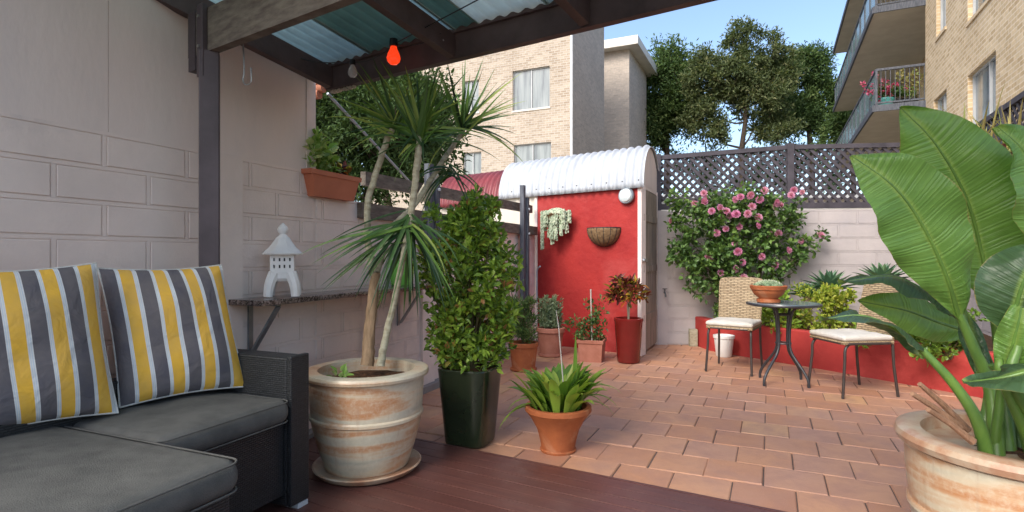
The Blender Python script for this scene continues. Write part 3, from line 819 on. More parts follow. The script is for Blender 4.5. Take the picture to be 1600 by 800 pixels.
def ballpts(n, c, r, shell=.5):
    d = rng.normal(size=(n,3)); d /= np.linalg.norm(d, axis=1, keepdims=True)
    rr = (shell+(1-shell)*rng.random((n,1)))
    return np.asarray(c)+d*rr*np.asarray(r), d
def foliage(mb, clumps, per, L, W, tlo=0, thi=1, up=.5, shell=.35, outw=1.0, fold=.12, curl=.1, jl=.3, tpow=1.0):
    for c, r in clumps:
        r = np.broadcast_to(np.asarray(r, float), 3)
        p, d = ballpts(per, c, r, shell)
        dirs = d*outw+rng.normal(size=p.shape)*.55+V(0,0,up)
        nors = rng.normal(size=p.shape)*.6+V(0,-.25,1.0)
        ct = rng.random()*.35-.17
        t = np.clip(tlo+(thi-tlo)*(rng.random(per)**tpow+ct), 0, 1)
        mb.leaves(p, dirs, nors, L*(1+jl*(rng.random(per)-.5)*2), W*(1+jl*(rng.random(per)-.5)*2), t, fold, curl)
mb = MB(); cl = [(q+U*a+Z*(.19+.04*rng.random())-N*.02, .055) for a in (-.14,-.07,0.0)]+[(q+U*(-.11)+Z*.33, .07),(q+U*(-.03)+Z*.29, .06),(q+U*(-.16)+Z*.27, .06)]
foliage(mb, cl, 60, .065, .042, .3, 1); mb.build('seedlings', 'lattuce_leaf', pb)
mb = MB(); foliage(mb, [(q+U*.09+Z*.20, .05),(q+U*.16+Z*.19, .035)], 24, .06, .028, 0, .9); mb.build('dry_leaves', 'croton_leaf', pb)

# ================================================================== POTS
def pot(name, c, outer, inner_z, mat, label, cat='plant pot', group=None, soil='soil', n=56, sq=0, rot=0, rim=None, soilr=None, wall=.02, extra_name='body', sx=1, sy=1):
    "outer profile bottom->top; closes inwards"
    root = thing(name, tuple(c), label, cat, group)
    rt, zt = outer[-1]
    prof = [(.001,0)]+outer+[(rt-wall, zt), (rt-wall*1.1, inner_z)]
    if rim:
        mb = MB(); mb.lathe(c, [(outer[rim][0]-.02, outer[rim][1]+.001)]+[(q[0], q[1]+(.001 if q is outer[rim] else 0)) for q in outer[rim:]]+[(rt-wall, zt-.002), (rt-wall*1.1, inner_z)], n); mb.build('rim', 'rim_glaze', root, smooth=True, angle=35)
        prof = [(.001,0)]+outer[:rim+1]+[(outer[rim][0]-.02, outer[rim][1])]
    mb = MB(); mb.lathe(c, prof, n, sq=sq, rot=rot, sx=sx, sy=sy); mb.build(extra_name, mat, root, smooth=True, angle=35)
    mb = MB(); r = rt-wall*1.1
    k = 8
    vs = [np.asarray(c)+Z*(inner_z+.02)]; m = 28
    for ring in (1,2,3):
        for j in range(m):
            a = 2*math.pi*j/m; kk = 1
            if sq: kk = 1/((abs(math.cos(a))**(2+sq)+abs(math.sin(a))**(2+sq))**(1/(2+sq)))
            x, y = r*kk*ring/3*math.cos(a)*sx, r*kk*ring/3*math.sin(a)*sy
            vs.append(np.asarray(c)+V(x*math.cos(rot)-y*math.sin(rot), x*math.sin(rot)+y*math.cos(rot), inner_z+.01*rng.random()+(.008 if ring < 3 else 0)))
    fs = [(0,1+j,1+(j+1) % m) for j in range(m)]
    for ring in (0,1): fs += [(1+ring*m+j, 1+(ring+1)*m+j, 1+(ring+1)*m+(j+1) % m, 1+ring*m+(j+1) % m) for j in range(m)]
    mb.add(vs, fs); mb.build('soil', soil, root)
    return root

# --- big cream pot with dracaena
pc1 = G(574, 731, .03); pc1[2] = .03
sau = MB(); sau.lathe(pc1, [(.001,.0),(.235,.0),(.262,.012),(.280,.036),(.272,.040),(.255,.028),(.001,.020)], 64, wob=.01)
tag(sau.build('pot_saucer', 'rim_glaze', smooth=True), 'wide shallow stoneware saucer under the tall dracaena pot on the deck', 'saucer')
pz = pc1+Z*.022
dp = pot('glazed_pot', pz, [(.205,0),(.215,.01),(.245,.10),(.275,.21),(.285,.262),(.292,.268),(.292,.282),(.286,.290),(.293,.40),(.295,.455),(.300,.470),(.318,.478),(.322,.492),(.316,.506),(.29,.512),(.262,.508)],
         .44, 'cream_glaze', 'large cream and rust glazed stoneware pot holding the tall dracaena', soil='mulch', n=96, wall=.012)
mb = MB()
for k in range(5): mb.blob(pz+V(-.10+.03*k+.01*rng.random(), -.10+.02*rng.random(), .462), .02, 6, .5, .6, .3)
mb.build('pebble', 'white_stone', dp)
foliage_m = MB(); foliage(foliage_m, [(pz+V(-.12,-.10,.475), .04)], 20, .05, .025, .3, 1); foliage_m.build('sprout', 'lattuce_leaf', dp)

dr = thing('dracaena', tuple(pz+Z*.45), 'tall many-stemmed dracaena with spiky narrow leaves in the cream pot', 'plant')
def stem(pts, rad, mat, parent, name='stem', n=9):
    # resample with small knobbly variation
    pts = [np.asarray(p, float) for p in pts]; out = []; rr = []
    for i in range(len(pts)-1):
        m = 7
        for k in range(m):
            t = k/m; out.append(pts[i]*(1-t)+pts[i+1]*t+rng.normal(0, .0015, 3)); rr.append((rad[i]*(1-t)+rad[i+1]*t)*(1+.05*math.sin(9*(i*m+k))))
    out.append(pts[-1]); rr.append(rad[-1])
    mb = MB(); mb.tube(out, rr, n); return mb.build(name, mat, parent, smooth=True)
Yd = 3.02
stem([P(574,572,3.0), P(577,520,3.02), P(585,440,3.05), P(587,425,3.05)], [.036,.031,.027,.025], 'old_cane', dr)
stem([P(584,430,3.05), P(573,370,3.05), P(575,310,3.06), P(590,262,3.08), P(606,214,3.10), P(614,200,3.1)], [.024,.018,.018,.017,.017,.015], 'cane_bark', dr)
stem([P(594,572,2.95), P(600,540,2.95), P(615,475,2.93), P(630,400,2.92), P(640,350,2.92), P(648,290,2.93), P(653,250,2.94), P(655,205,2.95)], [.022,.019,.017,.016,.017,.018,.019,.016], 'cane_bark', dr)
stem([P(588,425,3.05), P(612,355,3.15), P(650,318,3.25), P(680,270,3.3), P(705,232,3.32), P(724,205,3.32)], [.020,.017,.016,.016,.015,.013], 'cane_bark', dr)
def crown(c, specs, parent, name='leaf_crown', mat='dracaena_leaf'):
    mb = MB()
    for (ang, spread, cnt, L, W, droop, tl) in specs:
        for k in range(cnt):
            a = R(ang+spread*(rng.random()-.5)*2); dp_ = (rng.random()-.5)*1.3
            d = V(math.cos(a), dp_, math.sin(a))
            cc = np.asarray(c)+V(rng.normal(0,.012), rng.normal(0,.012), rng.normal(0,.03))
            mb.blade(cc, d, L*(.7+.5*rng.random()), W*(.8+.4*rng.random()), droop*(.5+rng.random()), 7, min(1, max(0, tl+.35*rng.normal())), .25,
                     prof=lambda t: min(1, .55+2.5*t)*(1-t**1.8)+.015, up=V(rng.normal(0,.4), -.8, .6))
    return mb.build(name, mat, parent, smooth=True, angle=60)
crown(P(616,198,3.1), [(100,62,26,.36,0.0180,.15,.65),(165,28,8,.36,0.0180,.3,.75),(15,35,5,.30,0.0172,.4,.5)], dr)
crown(P(656,215,2.95), [(85,42,30,.40,0.0221,.08,.6),(25,25,7,.38,0.0189,.25,.45),(155,30,7,.34,0.0189,.4,.5),(270,70,8,.22,0.0164,.4,.3)], dr)
crown(P(724,203,3.32), [(68,50,32,.40,0.0197,.08,.6),(0,30,8,.38,0.0180,.2,.5),(190,40,6,.28,0.0172,.4,.55)], dr)
crown(P(640,352,2.92), [(203,26,18,.50,0.0213,.18,.2),(245,28,15,.46,0.0213,.25,.15),(300,30,15,.44,0.0213,.35,.15),(172,12,3,.36,0.0180,.3,.3),(345,20,5,.36,0.0180,.6,.3)], dr)
crown(P(700,262,3.28), [(330,50,5,.30,0.0164,.5,.2),(200,40,5,.28,0.0164,.6,.3)], dr)

# --- dark green square pot with shrub
gp = G(735, 690)
grt = pot('glazed_pot', gp, [(.120,0),(.130,.008),(.134,.02),(.170,.44),(.173,.462),(.168,.470)], .445, 'green_glaze', 'tall tapering dark green glazed pot with the leafy bushy shrub', n=72, sq=2.2, rot=R(-20), soil='mulch', wall=.016)
sb = thing('leafy_shrub', tuple(gp+Z*.44), 'dense glossy green shrub growing in the tall dark green pot', 'shrub')
mb = MB(); c0 = gp+Z*.45
tops = []
for k in range(26):
    a = rng.random()*6.28; r = .28*rng.random()**.6; h = .28+.68*rng.random()
    e = c0+V(r*math.cos(a), r*math.sin(a), h); m1 = c0+V(r*.35*math.cos(a), r*.35*math.sin(a), h*.45)
    mb.tube([c0+V(.03*math.cos(a),.03*math.sin(a),0), m1, e], [.009,.006,.003], 5); tops.append((e, m1))
mb.build('stem', 'twig', sb)
mb = MB(); cl = []
for k in range(230):
    t = rng.random(); hh = .03+.92*t
    wr = .325*(math.sin(math.pi*min(1,(t*.84+.09)))**.75)*(.85+.25*math.sin(6*t+1)**2)
    a = rng.random()*6.28; r = wr*(.35+.65*rng.random()**.5)
    cl.append((c0+V(r*math.cos(a), r*math.sin(a)*.95, hh), .045+.03*rng.random()))
for (e, m1) in tops: cl.append((e, .045)); cl.append((e+(e-m1)*.10, .035))
for k in range(16):
    a = rng.random()*6.28; cl.append((c0+V(.14*math.cos(a), .14*math.sin(a), (.92+.14*rng.random())), .04))
foliage(mb, cl, 27, .047, .025, 0, .98, .6, .3, tpow=1.1)
mb.build('foliage', 'shrub_leaf', sb)

# --- funnel pot
fp = G(872, 703)
pot('terracotta_pot', fp, [(.104,0),(.108,.012),(.100,.018),(.106,.06),(.125,.13),(.160,.195),(.190,.232),(.197,.240),(.197,.262),(.190,.268)], .225, 'terracotta', 'flared orange terracotta pot in front with arching strap leaves', n=64)
stp = thing('strap_leaf_plant', tuple(fp+Z*.235), 'bright green strap leaved plant spilling over the flared terracotta pot', 'plant')
mb = MB(); c0 = fp+Z*.235
for k in range(95):
    a = rng.random()*6.28; r = .14*rng.random()
    d = V(math.cos(a)*(.25+.6*rng.random()), math.sin(a)*(.25+.6*rng.random()), 1.0+.5*rng.random())
    mb.blade(c0+V(r*math.cos(a), r*math.sin(a), -.01), d, .20+.13*rng.random(), .046+.020*rng.random(), .15+.5*rng.random(), 7, rng.random()*.95, .2, prof=lambda t: (.55+1.2*min(t,.45))*(1-max(0,(t-.5)/.5)**2.2)+.02)
for (tx, ty, w) in ((778,660,.03),(800,612,.03),(790,640,.026),(952,570,.03),(955,600,.034),(832,548,.034),(935,568,.036),(930,600,.034),(958,625,.02)):
    tip = P(tx, ty, 3.25); d = tip-c0; L = np.linalg.norm(d)
    mb.blade(c0+V(0,0,.01)+.22*V(d[0],0,0), nrm(nrm(d)+Z*.55), L*.95, w, .9, 8, .4+.4*rng.random(), .2)
mb.blade(c0+V(.10,0.02,.1), V(.02,0,1), .36, .03, -.02, 7, .4, .2)
mb.build('leaf', 'strap_leaf', stp, smooth=True, angle=60)
mb = MB(); mb.tube([P(880,600,3.3), P(877,560,3.3), P(873,512,3.3), P(869,485,3.32)], [.004,.004,.003,.002], 6)
mb.build('stake', 'bone_stick', stp)

# --- four pots by the shed
c = G(818, 578); c1 = c.copy()
pot('terracotta_pot', c, [(.125,0),(.135,.01),(.135,.022),(.120,.026),(.118,.04),(.142,.235),(.150,.24),(.153,.278),(.147,.282)], .25, 'terracotta', 'orange clay pot with a feathery green herb near the left wall', n=40)
t = thing('feathery_herb', tuple(c+Z*.26), 'soft feathery green herb in the orange clay pot nearest the left wall', 'plant')
mb = MB(); cl = [(c+V(rng.normal(0,.075), rng.normal(0,.06), .28+.42*rng.random()), .05) for k in range(60)]
foliage(mb, cl, 26, .055, .008, 0, .8, 1.1, .2); mb.build('foliage', 'herb_leaf', t)
mb = MB(); [mb.tube([c+Z*.26, c+V(rng.normal(0,.05), rng.normal(0,.05), .6)], [.005,.002], 5) for k in range(12)]; mb.build('stem', 'twig', t)
c = G(860, 556); c2 = c.copy()
pot('terracotta_pot', c, [(.125,0),(.14,.01),(.14,.03),(.122,.034),(.122,.05),(.150,.275),(.168,.28),(.170,.325),(.163,.33)], .30, 'terracotta_pink', 'dusty clay pot of grey green sage against the shed corner', n=40)
t = thing('sage_plant', tuple(c+Z*.31), 'grey green upright sage in the dusty clay pot by the shed corner', 'plant')
mb = MB()
for k in range(46):
    a = rng.random()*6.28; r = .13*rng.random()**.5; b = c+V(r*math.cos(a), r*math.sin(a), .31); h = .16+.20*rng.random()
    ps = np.array([b+Z*h*q for q in np.linspace(.1,1,9)]); m = 3
    pp = np.repeat(ps, m, axis=0); n_ = len(pp); dd = rng.normal(size=(n_,3))*.6+V(0,0,.9)
    mb.leaves(pp, dd, rng.normal(size=(n_,3))+V(0,-.5,1), .06, .016, rng.random(n_))
mb.build('foliage', 'grey_herb', t)
c = G(925, 563); pa = nrm(V(.95,-.3,0)); pb_ = V(-pa[1], pa[0], 0); c4 = c.copy()
t = thing('terracotta_pot', tuple(c), 'small square pink clay planter against the red wall', 'plant pot')
mb = MB(); vs = []
for (k, z) in ((.118,0),(.132,.20),(.142,.203),(.145,.238),(.130,.24),(.126,.20)):
    for sx, sy in ((1,1),(-1,1),(-1,-1),(1,-1)): vs.append(c+pa*sx*k+pb_*sy*k+Z*z)
mb.add(vs, [(i*4+j, i*4+(j+1) % 4, (i+1)*4+(j+1) % 4, (i+1)*4+j) for i in range(5) for j in range(4)]+[(3,2,1,0)]); mb.build('body', 'terracotta_pink', t)
mb = MB(); mb.obox(c+Z*.205, pa*.125, pb_*.125, Z*.004); mb.build('soil', 'soil', t)
t = thing('staked_seedling', tuple(c+Z*.21), 'sparse green climber tied to a pale stake in the square clay planter', 'plant')
mb = MB(); mb.tube([c+V(0,0,.2), P(923,452,6.15)], .008, 6); mb.build('stake', 'bone_stick', t)
mb = MB(); cl = [(c+V(rng.normal(0,.065), rng.normal(0,.05), .25+.42*rng.random()**1.3), .04) for k in range(42)]+[(c+V(-.26,-.05,.37+.05*rng.random()), .05) for k in range(3)]
foliage(mb, cl, 13, .045, .022, 0, .6, .5); mb.build('foliage', 'rose_leaf', t)
c = G(982, 566); c5 = c.copy()
pot('glazed_pot', c, [(.105,0),(.118,.008),(.122,.02),(.152,.44),(.158,.455),(.158,.475),(.152,.48)], .44, 'red_glaze', 'tall dark red glazed pot beside the shed door', n=56)
t = thing('croton', tuple(c+Z*.44), 'croton with red and yellow leaves in the tall red pot', 'plant')
mb = MB(); [mb.tube([c+Z*.44, c+V(rng.normal(0,.02), rng.normal(0,.02), .62), c+V(rng.normal(0,.07), rng.normal(0,.05), .74)], [.009,.007,.004], 6) for k in range(4)]; mb.build('stem', 'bark', t)
mb = MB(); cl = [(c+V(rng.normal(0,.075)-.01, rng.normal(0,.06), .66+.22*rng.random()), .05) for k in range(20)]
foliage(mb, cl, 17, .09, .03, 0, 1, .3, .2); mb.build('foliage', 'croton_leaf', t)

# ================================================================== SHED
C0 = V(1.496, 6.457, 0); SL = nrm(V(-1.175, .953, 0)); SDv = nrm(V(.42, .907, 0))
sd = thing('garden_shed', tuple(C0+SL*.9+SDv*.5), 'small red rendered shed with curved corrugated roof and weathered side door', 'shed')
EZ = 1.975; DEP = 1.0
nf = V(SL[1], -SL[0], 0); nf = nf if nf[1] < 0 else -nf
mb = MB(); a, b = C0, C0+SL*1.512
def quadwall(mb, p, q, z0, z1, inward, th=.1):
    mb.hexa([p+Z*z0, q+Z*z0, q+inward*th+Z*z0, p+inward*th+Z*z0, p+Z*z1, q+Z*z1, q+inward*th+Z*z1, p+inward*th+Z*z1])
quadwall(mb, a+SL*.045, b, 0, EZ+.02, -nf); mb.build('front_wall', 'red_wall', sd)
mb = MB(); quadwall(mb, b+SL*.001, C0+SL*2.12, 0, EZ+.02, -nf); mb.build('side_render', 'cream_wall', sd)
mb = MB(); quadwall(mb, b+SL*.022+nf*.012, b-SL*.022+nf*.012, 0, EZ-.03, -nf, .03); mb.build('corner_strip', 'wall_paint', sd)
mb = MB(); quadwall(mb, C0-SL*.0+nf*.01, C0+SL*.048+nf*.01, 0, EZ+.0, -nf, .11); mb.build('door_frame', 'wall_paint', sd)
# side with door
ns = V(SDv[1], -SDv[0], 0)
mb = MB(); mb.hexa([C0+ns*k+SDv*t_+Z*z for z in (.03, 1.93) for (k, t_) in ((.004,.02),(.004,.90),(-.035,.90),(-.035,.02))]); mb.build('door', 'old_boards', sd)
for z in (.42, 1.0, 1.6):
    mb = MB(); mb.hexa([C0+ns*k+SDv*t_+Z*(z+e) for e in (-.04,.04) for (k, t_) in ((.016,.05),(.016,.86),(.005,.86),(.005,.05))]); mb.build('door_batten', 'old_boards', sd)
mb = MB(); mb.bar(C0+ns*.02+SDv*.03+Z*1.10, C0+ns*.02+SDv*.15+Z*1.10, .03, .035); mb.blob(C0+ns*.03+SDv*.03+Z*1.10+nf*.03, .022, 8); mb.build('latch', 'steel', sd)
mb = MB(); quadwall(mb, C0+SDv*.91+ns*.01, C0+SDv*.99+ns*.01, 0, EZ, -ns, .1); quadwall(mb, C0+SDv*.0+ns*.0, C0+SDv*.99+ns*.0, 1.94, EZ+.02, -ns, .06); mb.build('door_frame', 'wall_paint', sd)
# gable end (half ellipse)
mb = MB(); n = 20; vs = []
for k in range(n+1):
    th = math.pi*k/n; vs += [C0+SDv*(DEP/2*(1-math.cos(th)))+Z*(EZ+.505*math.sin(th))+SL*s_ for s_ in (.0, .06)]
fs = [(2*k, 2*k+2, 2*k+3, 2*k+1) for k in range(n)]+[tuple(2*k for k in range(n+1))[::-1], tuple(2*k+1 for k in range(n+1))]
mb.add(vs, fs); mb.build('gable', 'wall_smooth', sd)
def barrel(t0, t1, z0, rise, name, mat, pitch=.104, amp=.017, over=.05):
    nx = int((t1-t0)/pitch*10); nt = 26; vs = []
    for i in range(nx+1):
        t = t0+(t1-t0)*i/nx; w = amp*math.sin(2*math.pi*t/pitch)
        for k in range(nt+1):
            th = -.06+ (math.pi+.12)*k/nt
            rr = DEP/2+over+w; vs.append(C0+SL*t+SDv*(DEP/2-rr*math.cos(th))+Z*(z0-.01+(rise+w)*math.sin(th)))
    mb = MB(); m = nt+1
    mb.add(vs, [(i*m+k, (i+1)*m+k, (i+1)*m+k+1, i*m+k+1) for i in range(nx) for k in range(nt)])
    o = mb.build(name, mat, sd, smooth=True, angle=80); md = o.modifiers.new('t', 'SOLIDIFY'); md.thickness = .004; return o
rf = barrel(-.035, 2.14, EZ, .53, 'roof', 'white_metal')
mb = MB()
for k in range(10):
    t = .026+.208*k; 
    th = .10; mb.blob(C0+SL*t+SDv*(DEP/2-(DEP/2+.068)*math.cos(th))+Z*(EZ-.01+.55*math.sin(th)), .009, 6)
mb.build('screws', 'dark_metal', rf)
rr_ = barrel(2.15, 3.35, EZ-.06, .50, 'roof', 'red_metal'); rr_['label'] = 'dark red corrugated barrel roof section at the back'
mb = MB(); quadwall(mb, C0+SL*2.13+SDv*.02, C0+SL*3.35+SDv*.02, 0, EZ-.05, SDv, .1); mb.build('rear_wall', 'cream_wall', sd)

def onred(px, py, d=0):      # point on the red wall's face
    dd = V((px-800)/F, 1, (400-py)/F); o = V(0,0,CH); t = np.dot(C0-o, nf)/np.dot(dd, nf); return o+dd*t+nf*d
wl = thing('wall_light', tuple(onred(981,306)), 'round pale bulkhead light high on the red wall under the curved roof', 'wall light')
def disc(mb, c, ax, prof, n=28):
    ax = nrm(ax); s1 = nrm(np.cross(ax, Z)); s2 = np.cross(s1, ax); vs = []
    for r, h in prof:
        for j in range(n): a = 2*math.pi*j/n; vs.append(c+ax*h+s1*r*math.cos(a)+s2*r*math.sin(a))
    m = len(prof); fs = [(i*n+j, (i+1)*n+j, (i+1)*n+(j+1) % n, i*n+(j+1) % n) for i in range(m-1) for j in range(n)]
    fs += [tuple(range(n)), tuple((m-1)*n+j for j in range(n))[::-1]]; mb.add(vs, fs)
c = onred(981,306)
mb = MB(); disc(mb, c, nf, [(.085,0),(.095,.02),(.098,.05),(.088,.062),(.070,.06)]); mb.build('housing', 'galv', wl, smooth=True)
mb = MB(); disc(mb, c+nf*.058, nf, [(.080,0),(.072,.02),(.045,.034),(.012,.04)]); mb.build('lens', 'opal', wl, smooth=True)
mb = MB(); mb.tube([c+Z*.09, c+Z*.14], .012, 8); mb.build('conduit', 'galv', wl)

# donkey tail in a wall pot
c = onred(878,338,.09)
hp = thing('wall_pot', tuple(c), 'half hidden wall pot overflowing with pale trailing succulent on the red wall', 'hanging planter')
mb = MB(); mb.lathe(c-Z*.09, [(.001,0),(.09,0),(.15,.10),(.16,.11),(.15,.12),(.13,.10),(.001,.09)], 24); mb.build('pot', 'coir', hp, smooth=True)
dt = thing('trailing_succulent', tuple(c+Z*.02), 'pale green donkey tail succulent with long hanging strands on the red wall', 'plant')
mb = MB()
tl = [(-.17,.42),(-.135,.18),(-.10,.30),(-.06,.17),(-.02,.33),(.0,.22),(.035,.35),(.07,.18),(.10,.26),(.13,.20),(.155,.24),(-.15,.12),(-.04,.40),(.12,.1),(.06,.12)]
tl = tl+[(a+rng.normal(0,.02), l*.45*(0.6+rng.random()*.6)) for a, l in tl for _ in (0,1)]
for (a, l) in tl:
    s_ = nrm(np.cross(nf, Z)); b = c+s_*a*-1+nf*(.05+.08*rng.random())+Z*.05*rng.random()
    b = c+V(SL[0]*-a, SL[1]*-a, 0)+nf*(.03+.09*rng.random())+Z*(.02+.05*rng.random())
    m = int(l/.011)+3
    for k in range(m):
        for q in range(4):
            an = rng.random()*6.28; o = V(math.cos(an), math.sin(an), 0)*.017
            mb.blob(b+o-Z*(k*.011), .0105, 4, rng.random(), 1.3)
for k in range(520):
    a = rng.random()*math.pi; ra = rng.random()**.5
    mb.blob(c-SL*(.165*ra*math.cos(a))+nf*(.02+.13*ra*math.sin(a))+Z*(.02+.055*(1-ra*ra)+.015*rng.random()), .0125, 4, rng.random(), 1.2)
mb.build('strand', 'pale_succulent', dt, smooth=True)

# half round wire basket
c = onred(945,357,.0)
hb = thing('wire_basket', tuple(c-Z*.2), 'half round black wire basket with coir liner on the red wall', 'hanging basket')
sx_ = -SL
def hb_pt(a, b, R_=.205, grow=0): # a around 0..pi, b down 0..pi/2
    r = R_+grow; return c+sx_*(r*math.cos(a)*math.cos(b))+nf*(r*.85*math.sin(a)*math.cos(b)+.005)-Z*(r*1.0*math.sin(b))
mb = MB(); n1, n2 = 22, 10; vs = [hb_pt(math.pi*i/n1, math.pi/2*.99*j/n2, .205) for i in range(n1+1) for j in range(n2+1)]
mb.add(vs, [(i*(n2+1)+j, i*(n2+1)+j+1, (i+1)*(n2+1)+j+1, (i+1)*(n2+1)+j) for i in range(n1) for j in range(n2)]); o = mb.build('liner', 'coir', hb, smooth=True)
md = o.modifiers.new('t', 'SOLIDIFY'); md.thickness = .015
mb = MB()
for i in range(0, 9): mb.tube([hb_pt(math.pi*i/8, math.pi/2*j/8, .207, .010) for j in range(9)], .0065, 5)
for b in (0, .32, .68, 1.05): mb.tube([hb_pt(math.pi*i/16, b, .207, .006) for i in range(17)], .010 if b == 0 else .0065, 5)
mb.tube([hb_pt(0,0,.213), hb_pt(math.pi,0,.213)], .006, 5)
mb.build('wire_frame', 'black_plastic', hb, smooth=True)
mb = MB(); mb.obox(c-Z*.02+nf*.07, sx_*.17, nf*.06, Z*.008); mb.build('soil', 'soil', hb)
# pipe
mb = MB(); mb.tube([onred(841,475,.03), onred(841,424,.03), onred(843,419,.04), onred(851,416,.10)], .011, 8)
tag(mb.build('water_pipe', 'white_metal', smooth=True), 'thin white pipe bending out near the left edge of the red wall', 'pipe')

# ================================================================== BACK WALL + LATTICE
B0 = V(1.90, 7.30, 0); B1 = V(5.50, 6.85, 0); BU = nrm(B1-B0); BN = V(BU[1], -BU[0], 0); BL_ = np.linalg.norm(B1-B0)
def onback(px, py, d=0):
    dd = V((px-800)/F, 1, (400-py)/F); o = V(0,0,CH); p0 = B0+BN*d; t = np.dot(p0-o, BN)/np.dot(dd, BN); return o+dd*t
bw = thing('block_wall', tuple((B0+B1)/2), 'pale painted block wall across the back, behind the rose bush', 'wall')
mb = MB(); blocks(mb, B0, BU, BN, -.02, BL_, 1.722, 11, .45, .1735, .18, .014, .006); slab(mb, B0, BU, BN, -.6, BL_+.1, -.14, .0, 0, 1.715); mb.build('block_courses', 'back_wall_paint', bw)
mb = MB(); slab(mb, B0, BU, BN, -.005, .12, -.02, .03, 0, 1.74); mb.build('pilaster', 'back_wall_paint', bw)
mb = MB(); slab(mb, B0, BU, BN, 1.62, 1.74, -.02, .025, 0, 1.735); mb.build('pilaster', 'back_wall_paint', bw)
# tap
tp = thing('garden_tap', tuple(onback(1040,470)), 'small metal garden tap on the pale pilaster by the shed door', 'tap')
mb = MB(); q = onback(1038,457,.03); mb.tube([q, q+BN*.09, q+BN*.11-Z*.05], .011, 8); mb.tube([q+BN*.05, q+BN*.05+Z*.05], .007, 6); mb.build('spout', 'dark_metal', tp, smooth=True)
mb = MB(); mb.bar(q+BN*.05+Z*.05-BU*.03, q+BN*.05+Z*.05+BU*.03, .012, .01); mb.build('handle', 'dark_metal', tp)
mb = MB(); q = G(1083,541); q[2] = 0; mb.rbox(q+Z*.11, BU*.05, BN*.045, Z*.11, .008)
tag(mb.build('timber_stub', 'cane_bark'), 'short weathered timber stump standing at the foot of the back wall', 'post')

def lattice(p0, u, n, L, z0, h0, h1, root, pitch=.108, w=.036):
    "two layers of diagonal strips clipped to the panel"
    for layer, sg in ((0, 1), (1, -1)):
        mb = MB(); m = int((L+1.4)/pitch)
        for k in range(-int(1.2/pitch), m+1):
            # line: x = x0 + sg*y, clip 0..L and 0..h(x)
            x0 = k*pitch+(0 if sg > 0 else .3)
            pts = []
            for y in np.linspace(0, 1.2, 121):
                x = x0+sg*y
                if 0 <= x <= L and y <= h0+(h1-h0)*x/L: pts.append((x, y))
            if len(pts) < 4: continue
            a, b = pts[0], pts[-1]; d = .012*(1 if layer else -1)
            mb.bar(p0+u*a[0]+Z*(z0+a[1])+n*d, p0+u*b[0]+Z*(z0+b[1])+n*d, w, .008, up=n)
        mb.build('lattice_strips', 'lattice_paint', root)
lf = thing('lattice_fence', tuple((B0+B1)/2+Z*1.74), 'dark diagonal lattice screen on top of the pale back wall', 'fence')
sp = onback(1236, 300)-B0; s1_ = float(np.dot(sp, BU)); pB = B0-BN*.05
zt = lambda px, py: onback(px, py)[2]
za, zb, zc = zt(1033,243), zt(1233,226), zt(1395,223)
lattice(pB+BU*(-.02), BU, BN, s1_+.02, 1.80, za-1.83, zb-1.83, lf)
lattice(pB+BU*s1_, BU, BN, BL_-s1_+.0, 1.80, zb-1.83, zc-1.83, lf)
for (sa, sb_, z_a, z_b) in ((-.03, s1_, za, zb), (s1_, BL_, zb, zc)):
    mb = MB(); mb.bar(pB+BU*sa+Z*(z_a-.025), pB+BU*sb_+Z*(z_b-.025), .07, .055); mb.build('rail', 'lattice_paint', lf)
    mb = MB(); mb.bar(pB+BU*sa+Z*1.79, pB+BU*sb_+Z*1.79, .07, .07); mb.build('rail', 'lattice_paint', lf)
for s_, z_ in ((-.0, za), (s1_, zb), (BL_-.04, zc)):
    mb = MB(); mb.rbox(pB+BU*s_+Z*(1.74+z_+.02)/2+BN*.01, BU*.04, BN*.045, Z*(z_+.02-1.74)/2, .005); mb.build('post', 'lattice_paint', lf)
# right side wall + lattice
R0 = B1.copy(); RU = -nrm(V(.491,1,0)); RNn = V(RU[1], -RU[0], 0); RNn = RNn if RNn[0] < 0 else -RNn
rw = thing('side_wall', tuple(R0+RU*2), 'painted block wall on the right, mostly behind the large leaves', 'wall')
mb = MB(); blocks(mb, R0, RU, RNn, .0, 5.2, 1.722, 11, .45, .1735, .1, .014, .006); slab(mb, R0, RU, RNn, 0, 5.2, -.14, 0, 0, 1.715); mb.build('block_courses', 'back_wall_paint', rw)
rl = thing('lattice_fence', tuple(R0+RU*2+Z*1.74), 'dark diagonal lattice screen on the right below the tan brick building', 'fence')
pR = R0-RNn*.05
for k in range(4):
    a = pR+RU*(.02+1.3*k)
    lattice(a, RU, RNn, 1.3, 1.80, .82, .82, rl)
    mb = MB(); mb.bar(a+Z*2.63, a+RU*1.3+Z*2.63, .07, .055); mb.build('rail', 'lattice_paint', rl)
    mb = MB(); mb.bar(a+Z*1.79, a+RU*1.3+Z*1.79, .07, .07); mb.build('rail', 'lattice_paint', rl)
    mb = MB(); mb.rbox(a+RU*.02+Z*2.2, RU*.04, RNn*.045, Z*.46, .005); mb.build('post', 'lattice_paint', rl)

